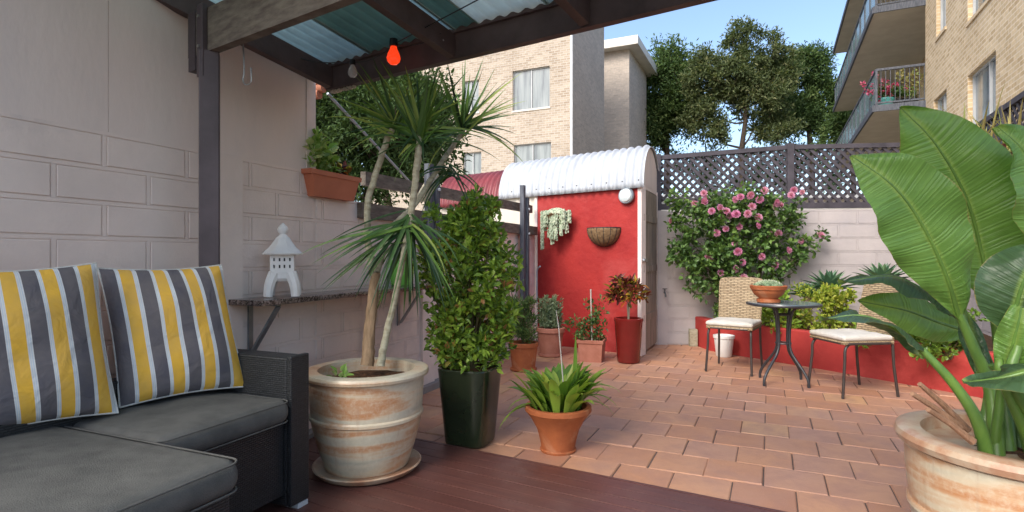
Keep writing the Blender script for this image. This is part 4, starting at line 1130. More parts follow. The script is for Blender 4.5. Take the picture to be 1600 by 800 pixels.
# ================================================================== RED PLANTER BED
Q0 = V(2.40, 6.80, 0); Q1 = G(1149,555); Q2 = G(1281,577); Q3 = G(1440,605); Q4 = V(3.96, 4.28, 0); Q5 = V(4.45,3.4,0)
Qs = [V(2.36,7.22,0), Q0, Q1, Q2, Q3, Q4, Q5]
rb = thing('raised_bed', tuple(Q2), 'low red rendered garden bed wall curving in front of the back wall', 'garden bed')
def offs(i, d):
    a = Qs[max(0,i-1)]; b = Qs[min(len(Qs)-1,i+1)]; t_ = nrm(b-a); n_ = V(-t_[1], t_[0], 0); n_ = n_ if n_[0] > 0 else -n_
    return Qs[i]+n_*d
mb = MB(); vs = []
for i in range(len(Qs)):
    o, q = offs(i, 0), offs(i, .12)
    vs += [o, o+Z*.36, offs(i,.012)+Z*.372, offs(i,.108)+Z*.372, q+Z*.36, q]
mb.add(vs, [(6*i+k, 6*i+k+1, 6*i+k+7, 6*i+k+6) for i in range(len(Qs)-1) for k in range(5)]); mb.build('wall', 'red_render', rb, smooth=True, angle=30)
mb = MB(); vs = [offs(i,.11)+Z*.31 for i in range(len(Qs))]+[V(5.0,3.6,.31), V(5.6,6.9,.31), V(2.4,7.3,.31)]
mb.add(vs, [tuple(range(len(vs)))]); mb.build('soil', 'soil', rb)

# white pot by the bed
c = G(1131,557)
t = thing('white_bucket', tuple(c), 'small white plastic pot on the paving behind the left wicker chair', 'pot')
mb = MB(); mb.lathe(c, [(.001,0),(.075,0),(.085,.01),(.108,.21),(.118,.215),(.118,.245),(.108,.245),(.10,.2),(.001,.18)], 28); mb.build('body', 'white_paint', t, smooth=True)
mb = MB(); mb.tube([c+V(.112*math.cos(a),.112*math.sin(a)*.3-.09*math.sin(a),.225-.07*math.sin(a)) for a in np.linspace(0,math.pi,12)], .004, 5); mb.build('handle', 'galv', t)

# ================================================================== ROSE BUSH
rc = V(2.95, 7.0, .31)
ro = thing('rose_bush', tuple(rc), 'large climbing rose bush full of pink blooms against the pale back wall', 'rose bush')
def inrose():
    while True:
        px = 1050+240*rng.random(); py = 292+190*rng.random()
        # outline of the bush in the elevation of the wall
        x = (px-1165)/118; top = 300+22*abs(x)**2+ (10 if px > 1200 else 0)
        bot = 470-16*abs(x) if x < 0 else 478-78*x**1.2
        if px < 1090: bot = 395+(px-1050)*1.6
        if px > 1245: 
            top = 372-(px-1245)*.1; bot = 405-(px-1245)*.3
            if rng.random() < .4: continue
        if top < py < bot and rng.random() < .95: return px, py
mb = MB(); cl = []
for k in range(300):
    px, py = inrose(); px += rng.normal(0,5); py += rng.normal(0,7); Y = 6.95-.32*rng.random()*(1-abs((px-1165)/150)**2)
    cl.append((P(px,py,Y), .075))
foliage(mb, cl, 23, .060, .042, 0, .95, .1, .2); 
mb.build('foliage', 'rose_leaf', ro)
mb = MB()
for k in range(26):
    px, py = inrose(); e = P(px, py, 6.8); b = rc+V(rng.normal(0,.08), 0, 0); m1 = (b+e)/2+V(0,0,.15)
    mb.tube([b, b*.6+m1*.4+V(0,0,.1), m1, e], [.014,.011,.007,.003], 6)
mb.build('stem', 'twig', ro)
fl_px = [(1048,346),(1100,302),(1100,316),(1112,330),(1126,336),(1085,318),(1140,337),(1125,325),(1157,308),(1172,305),(1195,298),(1213,316),(1219,320),(1240,297),(1253,300),(1236,305),(1187,312),(1175,323),(1150,335),(1168,334),(1155,354),(1134,358),(1184,353),(1202,366),(1216,365),(1120,364),(1148,381),(1153,393),(1107,403),(1190,401),(1160,410),(1232,391),(1211,414),(1126,427),(1162,433),(1251,377),(1282,368),(1149,420),(1135,330),(1148,312),(1210,322),(1165,438),(1185,340),(1104,312)]
def bloom(mb, c, r, face):
    face = nrm(face); s1 = nrm(np.cross(face, Z)); s2 = np.cross(s1, face)
    pos = []; dr_ = []; no = []
    for ring, (m, op) in enumerate(((5,.15),(7,.5),(9,.95),(10,1.5))):
        for k in range(m):
            a = 6.283*(k+.5*ring)/m+rng.random()*.2; rad = s1*math.cos(a)+s2*math.sin(a)
            pos.append(c+rad*r*.08*ring); dr_.append(face*math.cos(op)+rad*math.sin(op)); no.append(face-rad*.3)
    mb.leaves(np.array(pos), np.array(dr_), np.array(no), r*.95, r*.8, np.clip(rng.random(len(pos))*.6+.2+rng.normal(0,.1), 0, 1), .25, -.12)
for (px, py) in fl_px:
    c = P(px, py, 6.52+.12*rng.random()+.0025*abs(px-1165)); mb = MB(); bloom(mb, c, .033+.017*rng.random(), V(rng.normal(0,.4), -1, .2+rng.normal(0,.3)))
    mb.build('rose_flower', 'petal', ro)

# ================================================================== BED PLANTS
def shrubby(name, px0, px1, py0, py1, Y, mat, label, k=60, per=26, L=.04, W=.024, z0=.31, group=None, r=.06, cat='shrub', tl=0, th=1):
    a, b = P(px0,py0,Y), P(px1,py1,Y); cx = (a[0]+b[0])/2
    t = thing(name, (cx, Y, z0), label, cat, group); cl = []
    for _ in range(k):
        u, v = rng.random()*2-1, rng.random()
        w = math.sqrt(max(0, 1-(v*.95)**2.5))
        x = cx+u*w*abs(b[0]-a[0])/2; z = z0+(a[2]-z0)*v
        cl.append((V(x, Y+rng.normal(0,.08), z), r))
    mb = MB(); foliage(mb, cl, per, L, W, tl, th, .5, .2); mb.build('foliage', mat, t)
    mb = MB()
    for _ in range(8): mb.tube([V(cx+rng.normal(0,.03), Y, z0-.03), V(cx+rng.normal(0,.12), Y+rng.normal(0,.05), z0+(a[2]-z0)*.7)], [.008,.003], 5)
    mb.build('stem', 'twig', t)
    return t
shrubby('golden_shrub', 1272, 1336, 450, 508, 6.0, 'lime_leaf', 'rounded yellow green shrub in the red bed right of the patio table', 70, 28, .04, .028)
shrubby('golden_shrub', 1190, 1250, 462, 515, 6.15, 'shrub_leaf', 'mid green shrub in the bed behind the patio table', 60, 24, .05, .03, tl=.35, th=.95)
shrubby('golden_shrub', 1240, 1262, 448, 475, 6.3, 'lime_leaf', 'small yellow tipped shrub behind the cactus bowl', 24, 20, .04, .026)
shrubby('bed_shrub', 1340, 1450, 470, 540, 5.3, 'shrub_leaf', 'green shrub in the bed behind the right wicker chair', 70, 24, .05, .03, tl=.2, th=.8)
shrubby('bed_shrub', 1440, 1520, 490, 548, 4.7, 'shrub_leaf', 'low dark shrub in the bed behind the big leaf stalks', 60, 24, .05, .03, tl=0, th=.5)
shrubby('bed_shrub', 1110, 1190, 470, 520, 6.85, 'rose_leaf', 'low greenery at the foot of the rose bush', 40, 22, .05, .03)
def agave(px, py, Y, r, label, n=34, grp='blue green agaves by the back wall'):
    c = P(px, py, Y); t = thing('agave', tuple(c), label, 'agave', grp); mb = MB()
    for k in range(n):
        a = k*2.4; e = .25+1.1*(k/n); d = V(math.cos(a)*math.cos(e), math.sin(a)*math.cos(e), math.sin(e))
        mb.blade(c+V(0,0,-.03), d, r*(1.1-.3*k/n), .075, .15, 6, rng.random(), .3, prof=lambda q: (.5+1.6*q if q < .35 else 1.06*(1-((q-.35)/.65)**1.6))+.02)
    mb.build('leaf', 'agave_leaf', t, smooth=True, angle=60)
    mb = MB(); mb.tube([V(c[0],c[1],.30), c], [.04,.045], 8); mb.build('stem', 'old_cane', t)
agave(1296, 452, 6.55, .34, 'blue green agave rosette in the bed right of the rose bush')
agave(1378, 440, 6.35, .32, 'blue green agave rosette in the bed behind the right wicker chair')
agave(1262, 462, 6.5, .24, 'small agave rosette half hidden behind the cactus bowl')
# spiky plant on the side fence
q = P(1560, 292, 5.0)
t = thing('spiky_plant', tuple(q), 'yellow green spiky plant in front of the right lattice screen', 'plant'); mb = MB()
for k in range(60):
    b = q+V(rng.normal(0,.16), rng.normal(0,.12), .25*rng.random()); mb.blade(b, V(rng.normal(0,.3), rng.normal(0,.3), 1), .45+.3*rng.random(), .03, .5, 6, rng.random(), .2)
mb.build('leaf', 'dry_leaf', t, smooth=True)
mb = MB(); foliage(mb, [(q+V(rng.normal(0,.2), rng.normal(0,.15), .05+.3*rng.random()), .09) for k in range(26)], 20, .06, .04, 0, 1); mb.build('foliage', 'croton_leaf', t)
mb = MB(); mb.tube([V(q[0],q[1],.3), q+V(0,0,.1)], [.03,.025], 7); mb.build('stem', 'twig', t)
mb = MB(); q2 = V(4.9,6.6,1.72)

# ================================================================== CHAIRS + TABLE
def bez(p, q, r_, n=6):
    return [p*(1-k/n)**2+2*q*(k/n)*(1-k/n)+r_*(k/n)**2 for k in range(n+1)]
def chair(label):
    "local frame: seat centre over origin, front = -y, back = +y"
    t = thing('wicker_chair', (0,0,0), label, 'chair', 'wicker bistro chairs at the small round table')
    hw, hd = .215, .225
    for sx in (-1, 1):
        mb = MB(); a = V(sx*hw, -hd-.01, 0); top = V(sx*(hw-.02), -hd+.03, .435)
        mb.tube([a, a*.3+top*.7]+bez(V(sx*(hw-.013),-hd+.018,.37), V(sx*(hw-.02),-hd+.03,.435), V(sx*(hw-.02),-hd+.09,.44)), .0115, 10)
        mb.build('leg', 'brown_metal', t, smooth=True, local=True)
        mb = MB(); mb.tube([V(sx*hw, hd+.03, 0), V(sx*(hw-.01), hd+.0, .25), V(sx*(hw-.012), hd-.01, .44)], .0115, 10)
        mb.build('leg', 'brown_metal', t, smooth=True, local=True)
    mb = MB(); ring = []
    for (cx, cy, a0) in ((1,1,0),(-1,1,90),(-1,-1,180),(1,-1,270)):
        for k in range(6): a = R(a0+18*k); ring.append(V(cx*(hw-.05)+.05*math.cos(a), cy*(hd-.06)+.05*math.sin(a), .44))
    ring.append(ring[0]); mb.tube(ring, .012, 8, cap=False); mb.build('seat_frame', 'brown_metal', t, smooth=True, local=True)
    mb = MB(); mb.rbox(V(0,0,.445), V(hw+.004,0,0), V(0,hd+.0,0), V(0,0,.016), .012, seg=2); mb.build('seat', 'tan_wicker', t, smooth=True, local=True)
    mb = MB(); n = 22
    mb.rbox(V(0,-.01,.482), V(hw+.008,0,0), V(0,hd-.005,0), V(0,0,.022), .021, seg=4)
    vs = []
    for i in range(n+1):
        for j in range(n+1):
            a, b = -1+2*i/n, -1+2*j/n
            vs.append(V(a*(hw-.006), -.01+b*(hd-.018), .500+.016*((1-a**4)*(1-b**4))**.6-.007*math.exp(-((a*a+b*b)*30))+.002*math.sin(9*a+5*b)))
    mb.add(vs, [(i*(n+1)+j, (i+1)*(n+1)+j, (i+1)*(n+1)+j+1, i*(n+1)+j+1) for i in range(n) for j in range(n)])
    mb.build('seat_cushion', 'white_seat', t, smooth=True, local=True)
    # woven back: gently curved slab
    def bk(u, v, d):
        w = hw*(.93+.06*v); x = u*w; z = .50+.415*v; y = hd+.0+.085*v-.030*(1-u*u)*-1+d
        if v > .9: z -= .02*abs(u)**6
        return V(x, y, z)
    nu, nv = 16, 14; vs = []
    for d in (-.011, .011):
        vs += [bk(-1+2*i/nu, j/nv, d) for i in range(nu+1) for j in range(nv+1)]
    m = nv+1; o = (nu+1)*m
    fs = [(i*m+j, (i+1)*m+j, (i+1)*m+j+1, i*m+j+1) for i in range(nu) for j in range(nv)]
    fs += [(o+i*m+j, o+i*m+j+1, o+(i+1)*m+j+1, o+(i+1)*m+j) for i in range(nu) for j in range(nv)]
    for i in range(nu): fs += [(i*m, o+i*m, o+(i+1)*m, (i+1)*m), (i*m+nv, (i+1)*m+nv, o+(i+1)*m+nv, o+i*m+nv)]
    for j in range(nv): fs += [(j, j+1, o+j+1, o+j), (nu*m+j, o+nu*m+j, o+nu*m+j+1, nu*m+j+1)]
    mb = MB(); mb.add(vs, fs); mb.build('backrest', 'tan_wicker', t, smooth=True, local=True)
    mb = MB()
    for sx in (-1, 1): mb.tube([bk(sx, -.13, 0), bk(sx, .3, 0), bk(sx*1.0, .7, 0), bk(sx*.99, .97, 0)], .012, 8)
    mb.tube([bk(u, 1.0, 0) for u in np.linspace(-.98, .98, 12)], .012, 8)
    mb.build('back_frame', 'tan_wicker', t, smooth=True, local=True)
    return t
ch1 = chair('wicker chair with white pad left of the patio table, in front of the rose bush')
def front_to(o, c, fx, fy):
    o.location = (c[0], c[1], 0); o.rotation_euler[2] = math.atan2(fx, -fy)      # local -y turns to (fx, fy)
cA = (V(1.942,5.597,0)+V(2.546,5.73,0))/2; front_to(ch1, cA, -.276, -.40)
ch2 = copy_tree(ch1); ch2['label'] = 'wicker chair with white pad right of the patio table, partly behind the big leaves'
cB = (V(2.664,4.497,0)+V(3.075,5.01,0))/2; front_to(ch2, cB, -.49, -.06)

tc = V(2.463, 5.09, 0)
tb = thing('patio_table', tuple(tc), 'small round dark metal patio table with four bent tube legs', 'table')
mb = MB(); mb.lathe(tc+Z*.700, [(.295,0),(.312,.004),(.316,.014),(.312,.022),(.300,.024),(.001,.022)], 64); mb.build('table_rim', 'dark_metal', tb, smooth=True, angle=40)
mb = MB(); mb.lathe(tc+Z*.7245, [(.297,0),(.296,.003),(.001,.003)], 64); mb.build('table_top', 'blue_glass', tb, smooth=True, angle=30)
for k, f_ in enumerate((V(2.232,4.963,0), V(2.584,4.879,0), V(2.690,5.22,0), V(2.345,5.302,0))):
    d = f_-tc; dn = nrm(d)
    mb = MB(); pts = [tc+dn*.20+Z*.700, tc+dn*.10+Z*.68, tc+dn*.072+Z*.60, tc+dn*.060+Z*.45, tc+dn*.062+Z*.33, tc+dn*.09+Z*.26, f_*.80+tc*.2+Z*.135, f_*.96+tc*.04+Z*.075, f_+Z*.04, f_]
    out = []
    for a, b in zip(pts[:-1], pts[1:]): out += [a*(1-q)+b*q for q in (0,.33,.66)]
    out.append(pts[-1]); sm = [out[0]]+[(out[i-1]+out[i]*2+out[i+1])/4 for i in range(1, len(out)-1)]+[out[-1]]
    mb.tube(sm, .0125, 10); mb.build('leg', 'dark_metal', tb, smooth=True)
for z, r in ((.36,.063),(.62,.075)):
    mb = MB(); mb.tube([tc+V(r*math.cos(a), r*math.sin(a), z) for a in np.linspace(0, 6.283, 20)], .008, 6); mb.build('brace_ring', 'dark_metal', tb, smooth=True)
bc = tc+V(-.135,.0,.7285)
t = pot('terracotta_bowl', bc, [(.092,0),(.100,.006),(.100,.030),(.082,.036),(.086,.045),(.125,.075),(.138,.105),(.138,.112),(.150,.118),(.158,.150),(.150,.156)], .135, 'terracotta', 'terracotta bowl with a mound of cactus standing on the patio table', n=56, wall=.014)
t = thing('cactus_mound', tuple(bc+Z*.14), 'low grey green mound of small cacti in the terracotta bowl', 'cactus'); mb = MB()
for k in range(90):
    a = rng.random()*6.28; r = .115*rng.random()**.5; zz = .145+.035*(1-(r/.12)**2)
    mb.blob(bc+V(r*math.cos(a), r*math.sin(a), zz), .016+.006*rng.random(), 5, rng.random(), 1.1)
mb.build('heads', 'cactus', t, smooth=True)
mb = MB(); p_ = []; 
pp, dd = ballpts(900, bc+V(0,0,.15), (.11,.11,.05), .85); dd = dd+V(0,0,.3)
mb.leaves(pp, dd, rng.normal(size=dd.shape), .016, .002, np.ones(900)); mb.build('spines', 'pale_succulent', t)

# ================================================================== GIANT STRELITZIA
gc = V(1.672, 1.835, 0)
gt = pot('glazed_pot', gc, [(.200,0),(.215,.01),(.26,.12),(.295,.22),(.305,.285),(.313,.292),(.313,.306),(.307,.315),(.318,.42),(.320,.49),(.324,.505),(.342,.515),(.350,.535),(.344,.552),(.325,.560),(.285,.556)],
         .49, 'cream_glaze', 'very large cream glazed stoneware pot in the right foreground with giant paddle leaves', n=110, soil='mulch', wall=.012, rim=10)
sp_ = thing('bird_of_paradise', tuple(gc+Z*.48), 'giant bird of paradise plant with huge paddle leaves in the right foreground pot', 'plant')
def catmull(pts, m):
    pts = [np.asarray(p, float) for p in pts]; P_ = [2*pts[0]-pts[1]]+pts+[2*pts[-1]-pts[-2]]; out = []
    for i in range(1, len(P_)-2):
        for k in range(m):
            t = k/m; a, b, c, d = P_[i-1:i+3]
            out.append(.5*((2*b)+(c-a)*t+(2*a-5*b+4*c-d)*t*t+(3*b-a-3*c+d)*t**3))
    out.append(pts[-1]); return out
def paddle(pts, hw, face, mat='palm_leaf', fold=.22, curl=.15, wl=1.0, wr=1.0, seed=0, label=None, roll=0, pw=.95):
    "leaf blade from base to tip along midrib pts; hw half width (m)"
    mid = catmull(pts, 12); n = len(mid)-1; face = nrm(face); r_ = np.random.default_rng(seed)
    m = 8; vs = []; uv = []; s_ = 0; L = sum(np.linalg.norm(mid[i+1]-mid[i]) for i in range(n))
    ph = r_.random(4)*6
    tears = sorted(r_.random(3)*.7+.15)
    for i in range(n+1):
        if i: s_ += np.linalg.norm(mid[i]-mid[i-1])
        t = s_/L; tg = nrm(mid[min(n,i+1)]-mid[max(0,i-1)])
        sd = nrm(np.cross(tg, face)); nn = np.cross(sd, tg)
        if roll: sd = sd*math.cos(roll*t)+nn*math.sin(roll*t); nn = np.cross(sd, tg)
        w = hw*(math.sin(math.pi*min(1, max(0, t**pw)))**.78)
        w = max(w, .003)
        for j in range(-m, m+1):
            v = j/m; ww = w*(wl if v < 0 else wr)
            rip = (.010*math.sin(s_*38+ph[0]+v*2)+.016*math.sin(s_*11+ph[1]+3*v))*abs(v)**1.5 + .0016*math.sin(s_*150+abs(v)*14)*min(1, abs(v)*3)
            vs.append(mid[i]+sd*ww*v+nn*(ww*fold*abs(v)-curl*ww*v*v+rip)-tg*abs(v)*ww*0)
            uv.append((s_, ww*v))
    M = 2*m+1
    mb = MB(); mb.add(vs, [(i*M+j, i*M+j+1, (i+1)*M+j+1, (i+1)*M+j) for i in range(n) for j in range(2*m)], [abs(j)/m*.985+(.02 if i > n-2 else 0) for i in range(n+1) for j in range(-m, m+1)], uv)
    o = mb.build('leaf', mat, sp_, smooth=True, angle=180)
    if label: o['label'] = label
    rad = [.010*(1-.8*k/n)+.001 for k in range(n+1)]
    mb = MB(); mb.tube([p-nn*.001 for p in mid], [q*.75 for q in rad], 8); mb.build('midrib', 'petiole', o, smooth=True)
    return o
def petiole(pts, r0, r1, mat='petiole'):
    q = catmull(pts, 8); n = len(q)-1; mb = MB(); mb.tube(q, [r0+(r1-r0)*k/n for k in range(n+1)], 10); mb.build('leaf_stalk', mat, sp_, smooth=True)
base = gc+Z*.49
def B(dx, dy): return base+V(dx, dy, -.02)
view = V(-.75, -1, .1)
# two great leaves
paddle([P(1500,500,1.90), P(1478,430,1.86), P(1440,350,1.83), P(1395,290,1.82), P(1330,243,1.84)], .138, V(-.55,-1,.45), seed=1, fold=.20, wl=.95, wr=1.0, pw=1.22)
petiole([B(-.10,-.02), P(1548,610,1.88), P(1522,545,1.89), P(1498,490,1.90)], .024, .013)
paddle([P(1548,470,1.98), P(1537,410,1.97), P(1510,310,1.96), P(1462,225,1.96), P(1406,167,1.98)], .165, V(-.75,-1,.25), seed=2, fold=.2, pw=1.0)
petiole([B(-.03,.02), P(1568,600,1.95), P(1560,520,1.97), P(1547,455,1.98)], .026, .015)
# right hand leaves running out of the frame
paddle([P(1642,400,1.80), P(1630,310,1.78), P(1602,240,1.77), P(1558,197,1.77)], .12, V(-.2,-1,.5), seed=3, fold=.3, mat='palm_leaf')
paddle([P(1596,520,2.12), P(1610,450,2.12), P(1628,370,2.1), P(1636,285,2.08)], .17, V(-.7,-1,.2), seed=4)
petiole([B(.03,.05), P(1588,600,2.0), P(1595,515,2.12)], .022, .013)
petiole([B(.08,-.04), P(1640,560,1.82), P(1642,395,1.80)], .022, .013)
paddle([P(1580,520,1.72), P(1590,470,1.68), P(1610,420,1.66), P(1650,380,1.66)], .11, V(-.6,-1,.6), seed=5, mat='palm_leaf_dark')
# low spreading leaves to the left
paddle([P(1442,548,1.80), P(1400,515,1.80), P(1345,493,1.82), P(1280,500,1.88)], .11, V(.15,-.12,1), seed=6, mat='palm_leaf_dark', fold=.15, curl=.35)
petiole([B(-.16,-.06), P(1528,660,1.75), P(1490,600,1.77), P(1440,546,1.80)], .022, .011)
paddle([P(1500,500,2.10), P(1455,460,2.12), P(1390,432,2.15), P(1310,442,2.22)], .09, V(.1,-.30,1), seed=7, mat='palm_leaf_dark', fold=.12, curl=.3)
petiole([B(-.06,.10), P(1545,590,2.0), P(1500,498,2.10)], .02, .011)
paddle([P(1520,520,2.28), P(1470,505,2.26), P(1415,485,2.26), P(1340,470,2.30)], .085, V(-.25,-1,.35), seed=8, mat='palm_leaf', fold=.15, curl=.2)
petiole([B(-.0,.14), P(1555,600,2.15), P(1519,518,2.28)], .02, .011)
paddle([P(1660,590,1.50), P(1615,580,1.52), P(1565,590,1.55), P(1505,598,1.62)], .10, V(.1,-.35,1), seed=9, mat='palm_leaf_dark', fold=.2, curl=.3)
petiole([B(.05,-.12), P(1630,630,1.55), P(1658,592,1.50)], .02, .011)
# extra stalks, spear leaf and cut dry stubs
for (dx, dy, px, py, Y, r) in ((-.02,-.08,1575,520,1.78,.020),(.02,-.02,1600,470,1.85,.022),(-.05,.06,1560,500,2.02,.020),(.06,.03,1625,480,1.9,.022),(-.08,.05,1528,520,2.0,.016),(-.04,-.13,1560,560,1.68,.020),(.02,-.12,1590,540,1.66,.022),(-.10,.0,1548,570,1.82,.017),(.0,.10,1570,540,2.05,.02)):
    petiole([B(dx,dy), P((px+1580)/2,600,Y), P(px,py,Y)], r, r*.5)
paddle([P(1560,500,2.02), P(1545,440,2.03), P(1540,385,2.05)], .03, V(-.6,-1,.1), seed=11, fold=.6)
paddle([P(1572,600,1.72), P(1580,550,1.70), P(1592,500,1.68), P(1600,455,1.68)], .045, V(-.7,-1,.2), seed=12, fold=.5)
paddle([P(1535,600,1.90), P(1528,560,1.92), P(1515,520,1.96), P(1508,480,2.0)], .035, V(-.6,-1,.2), seed=13, fold=.5, mat='palm_leaf_dark')
mb = MB()
for (px, py, px1, py1, Y) in ((1425,615,1500,668,1.80),(1437,600,1512,672,1.84),(1450,640,1520,690,1.75)):
    mb.tube([P(px,py,Y-.02), P((px+px1)/2,(py+py1)/2-3,Y), P(px1,py1,Y)], [.008,.010,.013], 8)
mb.build('cut_stalk', 'dry_stalk', sp_, smooth=True)

# ================================================================== BUILDINGS
simple('window_frame', (.50,.51,.51), (.42,.43,.43), 5, .4, 60, .05, .001)
def face(mb, p, q, z0, z1, inward, th=.3): mb.hexa([p+Z*z0, q+Z*z0, q+inward*th+Z*z0, p+inward*th+Z*z0, p+Z*z1, q+Z*z1, q+inward*th+Z*z1, p+inward*th+Z*z1])
def wall_open(mb, p, u, n, L, z0, z1, ops, th=.25):
    "wall with real openings: ops = (s0,s1,za,zb); n points outward"
    xs = sorted({0, L, *[o[0] for o in ops], *[o[1] for o in ops]}); zs = sorted({z0, z1, *[o[2] for o in ops], *[o[3] for o in ops]})
    for a, b in zip(xs[:-1], xs[1:]):
        for c, d in zip(zs[:-1], zs[1:]):
            if any(o[0] <= a+1e-6 and b <= o[1]+1e-6 and o[2] <= c+1e-6 and d <= o[3]+1e-6 for o in ops): continue
            q = [p+u*a, p+u*b]; mb.add([q[0]+Z*c, q[1]+Z*c, q[1]+Z*d, q[0]+Z*d], [(0,1,2,3)])
    for (a, b, c, d) in ops:
        e = [p+u*a+Z*c, p+u*b+Z*c, p+u*b+Z*d, p+u*a+Z*d]; i = [x-n*.14 for x in e]
        mb.add(e+i, [(k, k+4, (k+1) % 4+4, (k+1) % 4) for k in range(4)])
def window(parent, p, u, n, s0, s1, z0, z1, split=.5, curtain=True, sill='fascia_paint'):
    def rc(mb, a, b, c, d, o0, o1): mb.obox(p+u*(a+b)/2+Z*(c+d)/2+n*(o0+o1)/2, u*(b-a)/2, Z*(d-c)/2, n*(o1-o0)/2)
    mb = MB(); w = .035
    for (a, b, c, d) in ((s0,s1,z0,z0+w),(s0,s1,z1-w,z1),(s0,s0+w,z0+w,z1-w),(s1-w,s1,z0+w,z1-w)): rc(mb, a, b, c, d, -.14, -.08)
    m = s0+(s1-s0)*split; rc(mb, m-.02, m+.02, z0+w, z1-w, -.135, -.075)
    fr = mb.build('window', 'window_frame', parent)
    mb = MB(); rc(mb, s0+w, s1-w, z0+w, z1-w, -.135, -.12); mb.build('pane', 'window_pane', fr)
    mb = MB(); rc(mb, s0-.03, s1+.03, z0-.07, z0-.002, -.14, .03); mb.build('sill', sill, fr)
n_ = NT('window_pane'); n_.set((.30,.36,.37), .08, spec=.9)
wv = n_.noise(n_.mapped(n_.coord('UV'), (2.4,.25,1)), 2.2, 3)
n_.l(n_.ramp(wv, [(.35, (.10,.12,.13)), (.5, (.19,.22,.22)), (.7, (.28,.31,.30))]), n_.p.inputs['Base Color'])

# --- left block of flats
K0 = V(.1062*21, 21, 0); KU = nrm(V(-2.17, 1, 0)); KN = V(KU[1], -KU[0], 0); KN = KN if KN[1] < 0 else -KN
KR = nrm(V(.46,1,0)); KRN = V(KR[1], -KR[0], 0)
def onface(p0, n, px, py):
    dd = V((px-800)/F, 1, (400-py)/F); o = V(0,0,CH); t = np.dot(p0-o, n)/np.dot(dd, n); return o+dd*t
ab = thing('apartment_block', tuple(K0), 'cream brick block of flats behind the curved roof shed with sliding windows', 'building')
def ops_at(p0, u, n, rects):
    out = []
    for (x0, y0, x1, y1) in rects:
        a = onface(p0, n, x0, (y0+y1)/2); b = onface(p0, n, x1, (y0+y1)/2)
        s = sorted([float(np.dot(a-p0, u)), float(np.dot(b-p0, u))]); xm = (x0+x1)/2
        out.append((s[0], s[1], onface(p0, n, xm, y1)[2], onface(p0, n, xm, y0)[2]))
    return out
ops = ops_at(K0, KU, KN, [(801,107,859,170),(803,224,861,286),(722,126,748,176),(724,238,752,296)])
HT = 11.7
mb = MB(); wall_open(mb, K0, KU, KN, 9.5, 0, HT, ops); mb.build('front_wall', 'cream_brick', ab)
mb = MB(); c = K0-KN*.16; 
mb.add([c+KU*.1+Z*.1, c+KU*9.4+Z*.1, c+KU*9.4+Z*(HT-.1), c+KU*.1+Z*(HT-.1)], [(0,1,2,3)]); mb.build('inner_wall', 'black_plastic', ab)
for o in ops: window(ab, K0, KU, KN, *o, split=.5)
mb = MB(); mb.add([K0, K0+KR*4.55, K0+KR*4.55+Z*HT, K0+Z*HT], [(0,1,2,3)])
mb.add([K0+KU*9.5, K0+KU*9.5+KR*5, K0+KU*9.5+KR*5+Z*HT, K0+KU*9.5+Z*HT], [(3,2,1,0)])
mb.add([K0+KR*4.55, K0+KR*4.55+KU*9.5, K0+KR*4.55+KU*9.5+Z*HT, K0+KR*4.55+Z*HT], [(3,2,1,0)]); mb.build('side_wall', 'shade_lift_brick', ab)
mb = MB(); mb.tube([K0+KN*.05-KU*.02+Z*.1, K0+KN*.05-KU*.02+Z*HT], .05, 8); mb.build('downpipe', 'white_paint', ab, smooth=True)
mb = MB(); e = .45; pa_, pb2 = K0+KN*e-KU*e*.8, K0+KU*10+KN*e; pcx, pd = pb2+KR*6, pa_+KR*5.6
mb.hexa([pa_+Z*HT, pb2+Z*HT, pcx+Z*HT, pd+Z*HT, pa_+Z*(HT+.3), pb2+Z*(HT+.3), pcx+Z*(HT+.3), pd+Z*(HT+.3)]); mb.build('roof', 'fascia_paint', ab)
# rear wing with pale eave
ak = thing('apartment_block', (5.9,28,0), 'rear wing of brick flats with a wide pale eave beside the dark trees', 'building')
M0 = V(.209*28, 28, 0); HB = 11.5
mb = MB(); mb.add([M0, M0+KU*4, M0+KU*4+Z*HB, M0+Z*HB], [(0,1,2,3)]); mb.build('front_wall', 'shade_lift_brick', ak)
mb = MB(); mb.add([M0, M0+KR*4.3, M0+KR*4.3+Z*HB, M0+Z*HB], [(0,1,2,3)]); mb.add([M0+KR*4.3, M0+KR*4.3+KU*4, M0+KR*4.3+KU*4+Z*HB, M0+KR*4.3+Z*HB], [(3,2,1,0)]); mb.build('side_wall', 'shade_lift_brick', ak)
mb = MB(); e = .55; a = M0+KN*e-KU*e; b = M0+KU*4+KN*e; c = b+KR*6; d = a+KR*5.4
mb.hexa([a+Z*HB, b+Z*HB, c+Z*HB, d+Z*HB, a+Z*(HB+.42), b+Z*(HB+.42), c+Z*(HB+.42), d+Z*(HB+.42)]); mb.build('roof', 'fascia_paint', ak)

